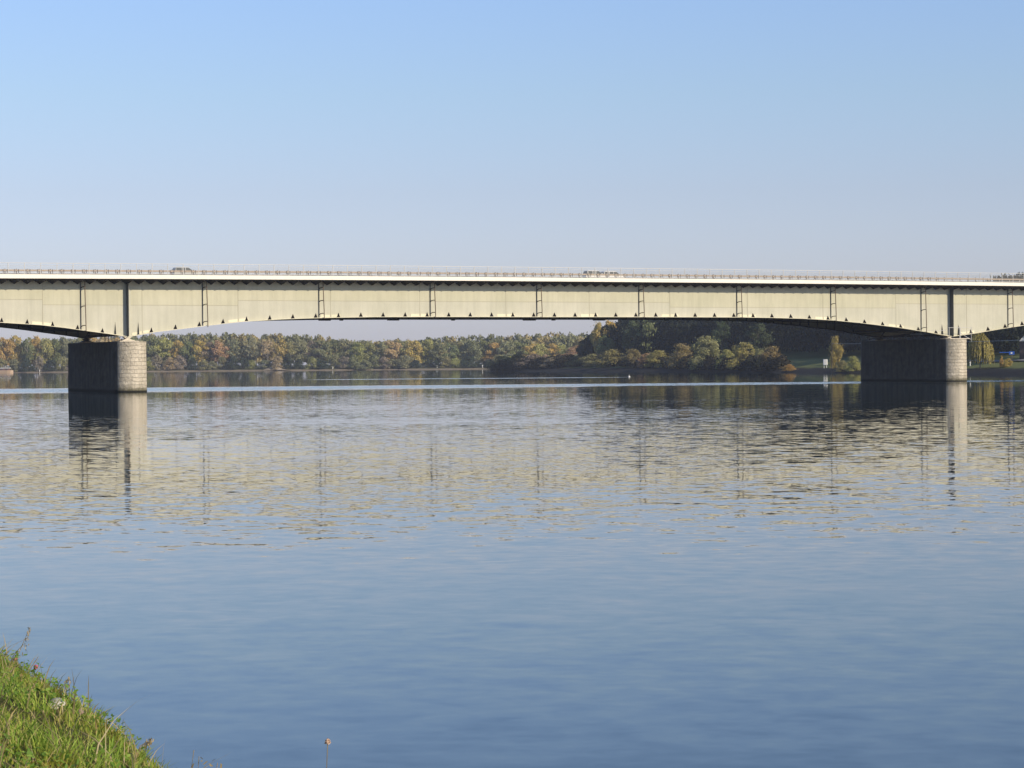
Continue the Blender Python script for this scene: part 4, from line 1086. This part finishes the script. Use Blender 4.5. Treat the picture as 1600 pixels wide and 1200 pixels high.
# ------------------------------------------------------------------ near bank plants
def grass_mesh(name, seed, n, pr, lr, hr, wr):
    rg = np.random.default_rng(seed)
    p = pr[0] + (pr[1] - pr[0]) * rg.random(n); l = lr[0] + (lr[1] - lr[0]) * rg.random(n)
    cl = 0.5 + 0.5 * np.clip(wob(p, l, 2.1, 3) / 1.4, -1, 1)              # tussocks
    keep = rg.random(n) < (0.34 + 0.66 * cl); p, l, cl = p[keep], l[keep], cl[keep]; n = len(p)
    h = (hr[0] + (hr[1] - hr[0]) * rg.random(n) ** 1.6) * (0.6 + 0.7 * cl); w = wr * (0.6 + 0.8 * rg.random(n))
    a = rg.random(n) * 2 * math.pi; bend = h * (0.15 + 0.75 * rg.random(n)); b = rg.random(n) * 2 * math.pi
    base = np.stack([p * B_N.x + l * B_D.x, p * B_N.y + l * B_D.y, near_z(p, l) - 0.02], 1)
    side = np.stack([np.cos(a), np.sin(a), np.zeros(n)], 1); lean = np.stack([np.cos(b), np.sin(b), np.zeros(n)], 1)
    rows = []
    for f, ww in ((0, 1.0), (0.38, 0.9), (0.74, 0.6), (1.0, 0.08)):
        c = base + lean * (bend * f * f)[:, None] + np.array([0, 0, 1.0]) * (h * (f - 0.22 * f * f))[:, None]
        rows.append(c - side * (w * ww)[:, None]); rows.append(c + side * (w * ww)[:, None])
    V = np.stack(rows, 1).reshape(-1, 3); i = np.arange(n)[:, None] * 8
    Q = np.concatenate([i + np.array([0, 1, 3, 2]), i + np.array([2, 3, 5, 4]), i + np.array([4, 5, 7, 6])], 0)
    me = bpy.data.meshes.new(name); quads_to(me, V, Q, True); return me
def grass_material(name, stops, patch):
    m, nt, b = material(name)
    ge = nt.nodes.new('ShaderNodeNewGeometry')
    r = ramp(nt, ge.outputs['Random Per Island'], stops)
    n = noise(nt, 1.1, 3, 0.6, ge.outputs['Position'])
    pr = ramp(nt, n.outputs[0], [(0.38, patch), (0.62, (1, 1, 1))])
    c = mixcol(nt, 1.0, r.outputs[0], pr.outputs[0], 'MULTIPLY')
    out = nt.nodes['Material Output']; tr = nt.nodes.new('ShaderNodeBsdfTranslucent'); mx = nt.nodes.new('ShaderNodeMixShader'); mx.inputs[0].default_value = 0.3
    nt.links.new(c, b.inputs['Base Color']); nt.links.new(c, tr.inputs['Color']); b.inputs['Roughness'].default_value = 0.6; b.inputs['Specular IOR Level'].default_value = 0.25
    nt.links.new(b.outputs[0], mx.inputs[1]); nt.links.new(tr.outputs[0], mx.inputs[2]); nt.links.new(mx.outputs[0], out.inputs['Surface'])
    return m
M['grass'] = grass_material('meadow_grass', [(0.0, (0.15, 0.27, 0.035)), (0.40, (0.27, 0.41, 0.055)), (0.72, (0.38, 0.48, 0.085)), (0.90, (0.48, 0.46, 0.15)), (1.0, (0.55, 0.45, 0.23))], (0.80, 0.62, 0.50))
M['straw'] = grass_material('dry_grass', [(0.0, (0.34, 0.27, 0.13)), (1.0, (0.55, 0.45, 0.26))], (0.9, 0.85, 0.8))
M['herb'] = grass_material('green_herbs', [(0.0, (0.09, 0.18, 0.025)), (0.6, (0.17, 0.30, 0.040)), (1.0, (0.28, 0.38, 0.07))], (0.9, 0.85, 0.7))
tag(link('bank_grass', grass_mesh('bank_grass', 1, 170000, (-1.2, 3.55), (9.5, 27), (0.04, 0.19), 0.0045), 'grass'), 'tufted green and straw grass covering the near river bank', 'grass', kind='stuff')
tag(link('dry_grass', grass_mesh('dry_grass', 2, 5000, (-1.2, 3.5), (9.5, 27), (0.14, 0.42), 0.0035), 'straw'), 'dry straw coloured grass stems standing in the near bank grass', 'grass', kind='stuff')
# broad leaved herbs
rg = np.random.default_rng(11); n = 22000
pp = -1.2 + 4.6 * rg.random(n); ll = 9.5 + 17 * rg.random(n); kk = wob(pp, ll, 1.7, 6) > 0.1; pp, ll = pp[kk], ll[kk]
P = np.stack([pp * B_N.x + ll * B_D.x, pp * B_N.y + ll * B_D.y, near_z(pp, ll) + 0.03 + 0.12 * rg.random(len(pp))], 1)
N = rg.normal(size=P.shape) * 0.5 + np.array([0.2, -0.4, 0.8])
v, q = cards(P, N, 0.007 * (0.5 + 0.9 * rg.random(len(P))), 0.017, rg)
me = bpy.data.meshes.new('bank_herbs'); quads_to(me, v, q)
tag(link('bank_herbs', me, 'herb'), 'small broad leaved herbs among the near bank grass', 'herbs', kind='stuff')
def stalk(x0, y0, x1, y1, dist, kind, lab, cat, nm, r=0.004):
    """a single plant whose foot and tip are seen at two photo pixels, dist metres away"""
    a = at_depth(x0, y0, dist); b = at_depth(x1, y1, dist); g = near_z(a.dot(B_N), a.dot(B_D)); 
    foot = Vector((a.x, a.y, min(a.z, float(g)) - 0.03))
    e = empty(nm, foot); tag(e, lab, cat, 'single stalks on the near bank')
    A = Vector((0, 0, 0)); Bv = b - foot; Mi = Bv * 0.55 + Vector((-0.03, 0, 0.02))
    m1 = MB(); m1.tube([A, Mi, Bv], r, 6, r1=r * 0.5); m1.build('stem', 'straw' if kind != 'clover' else 'herb', e)
    rg = np.random.default_rng(int(x1 * 7 + y1))
    if kind == 'panicle':
        n = 46; f = 0.55 + 0.48 * rg.random(n); P = np.outer(f, np.array(Bv)) + rg.normal(size=(n, 3)) * 0.012 * (1.15 - f)[:, None] * 3
        v, q = cards(P, rg.normal(size=(n, 3)), 0.004, 0.012, rg, True); me = bpy.data.meshes.new('seed_head'); quads_to(me, v, q); link('seed_head', me, 'straw', e)
    elif kind == 'clover':
        n = 130; D = rg.normal(size=(n, 3)); D /= np.linalg.norm(D, axis=1, keepdims=True)
        v, q = cards(np.array(Bv) + D * 0.014, D + 0.4 * rg.normal(size=(n, 3)), 0.005, 0.008, rg); me = bpy.data.meshes.new('flower_head'); quads_to(me, v, q); link('flower_head', me, 'clover', e)
        n = 14; P = np.array(Bv) * 0.55 + rg.normal(size=(n, 3)) * 0.018; v, q = cards(P, rg.normal(size=(n, 3)) + [0, 0, 1], 0.012, 0.016, rg); me = bpy.data.meshes.new('leaves'); quads_to(me, v, q); link('leaves', me, 'herb', e)
    elif kind == 'thistle':
        n = 160; D = rg.normal(size=(n, 3)); D /= np.linalg.norm(D, axis=1, keepdims=True); D[:, 2] = np.abs(D[:, 2]) * 1.3
        v, q = cards(np.array(Bv) + D * np.array([0.011, 0.011, 0.016]), D + 0.5 * rg.normal(size=(n, 3)), 0.004, 0.010, rg); me = bpy.data.meshes.new('flower_head'); quads_to(me, v, q); link('flower_head', me, 'faded', e)
        n = 30; P = np.array(Bv) * 0.25 + rg.normal(size=(n, 3)) * [0.03, 0.03, 0.03]; v, q = cards(P, rg.normal(size=(n, 3)), 0.007, 0.02, rg); me = bpy.data.meshes.new('leaves'); quads_to(me, v, q); link('leaves', me, 'faded', e)
    elif kind == 'leafy':
        n = 22; f = 0.35 + 0.65 * rg.random(n); P = np.outer(f, np.array(Bv)) + rg.normal(size=(n, 3)) * 0.022
        v, q = cards(P, rg.normal(size=(n, 3)) + [0, -0.5, 0.3], 0.006, 0.020, rg, True); me = bpy.data.meshes.new('leaves'); quads_to(me, v, q); link('leaves', me, 'straw', e)
M['clover'] = plain('pink_clover_petals', (0.52, 0.13, 0.20), 0.7); M['faded'] = plain('faded_flower', (0.60, 0.44, 0.33), 0.8)
stalk(17, 1024, 46, 982, 20.3, 'panicle', 'tall feathery grass stalk at the left edge of the grass', 'grass stalk', 'grass_stalk')
stalk(40, 1058, 60, 1026, 19.2, 'blade', 'bare pale grass blade leaning right beside the pink clover', 'grass stalk', 'grass_stalk', 0.005)
stalk(55, 1066, 56, 1042, 19.0, 'clover', 'pink clover bloom standing clear of the grass', 'flower', 'clover_flower', 0.003)
stalk(24, 1044, 24, 1030, 19.9, 'clover', 'pink clover bloom half sunk in grass near the left edge', 'flower', 'clover_flower', 0.003)
stalk(97, 1100, 107, 1060, 17.9, 'panicle', 'thin brown branching stalk above the white stone', 'grass stalk', 'grass_stalk')
stalk(76, 1092, 90, 1074, 18.2, 'leafy', 'short leafy weed left of the thin brown stalk', 'weed', 'leafy_weed')
stalk(304, 1206, 303, 1172, 14.4, 'blade', 'upright straw blade at the bottom right end of grass', 'grass stalk', 'grass_stalk', 0.005)
stalk(318, 1206, 311, 1182, 14.3, 'leafy', 'small weed with pale upright leaves right of the straw blade', 'weed', 'leafy_weed')
stalk(334, 1212, 340, 1192, 14.2, 'leafy', 'reddish dry weed at the bottom edge left of the lone flower', 'weed', 'leafy_weed')
stalk(516, 1230, 512, 1161, 13.8, 'thistle', 'lone faded flower on a stem rising from the bottom edge', 'flower', 'faded_flower', 0.006)
stalk(214, 1170, 236, 1156, 15.6, 'panicle', 'dry reddish grass tuft near the lower end of the bank', 'grass stalk', 'grass_stalk')
# stones
def stone(x, y, size, mat, lab, squash=0.6, seed=0):
    import bmesh
    q = pixel_on_bank(x, y)
    bm = bmesh.new(); bmesh.ops.create_icosphere(bm, subdivisions=3, radius=1.0); rg = np.random.default_rng(seed)
    ph = rg.random(6) * 6
    for v in bm.verts:
        c = v.co.copy(); k = 1 + 0.16 * math.sin(3 * c.x + ph[0]) * math.cos(2.6 * c.y + ph[1]) + 0.10 * math.sin(5 * c.z + 4 * c.x + ph[2]) + 0.05 * math.sin(11 * c.y + ph[3] + 7 * c.z)
        v.co = Vector((c.x * k * size, c.y * k * size * 0.8, c.z * k * size * squash))
    me = bpy.data.meshes.new('stone'); bm.to_mesh(me); bm.free()
    for p_ in me.polygons: p_.use_smooth = True
    o = link('stone', me, mat, None, (q.x, q.y, q.z + size * squash * 0.45)); o.rotation_euler = (0.2, 0.1, rg.random() * 6); tag(o, lab, 'stone', 'stones in the near bank grass')
M['white_stone'] = plain('white_limestone', (0.46, 0.43, 0.35), 0.85, var=0.2, scale=30); M['brown_stone'] = plain('brown_sandstone', (0.26, 0.19, 0.14), 0.9, var=0.35, scale=40)
stone(87, 1104, 0.075, 'white_stone', 'white stone lying at the crest of the near grass bank', 0.42, 1)
stone(137, 1118, 0.055, 'brown_stone', 'brown stone right of the white stone on the near bank', 0.5, 2)
stone(124, 1116, 0.035, 'brown_stone', 'small dark stone between white and brown stones', 0.7, 3)
# riprap blocks on the steep near slope
bl = MB()
rg = np.random.default_rng(5)
for i in range(420):
    p_ = 4.4 + 1.5 * rg.random(); l_ = 6 + 34 * rg.random(); c = bank_point(p_, l_); r_ = 0.08 + 0.13 * rg.random()
    Rm = Euler(tuple(rg.random(3) * 6)).to_matrix()
    vs = [c + Rm @ Vector((sx * r_ * (0.7 + 0.5 * rg.random()), sy * r_ * (0.7 + 0.5 * rg.random()), sz * r_ * (0.5 + 0.4 * rg.random()))) for sx in (-1, 1) for sy in (-1, 1) for sz in (-1, 1)]
    bl.add(vs, [(0, 1, 3, 2), (4, 6, 7, 5), (0, 4, 5, 1), (2, 3, 7, 6), (0, 2, 6, 4), (1, 5, 7, 3)])
o = bl.build('riprap', 'brown_stone', None, bevel=0.02); tag(o, 'brown riprap blocks along the near waterline', 'riprap', kind='stuff')
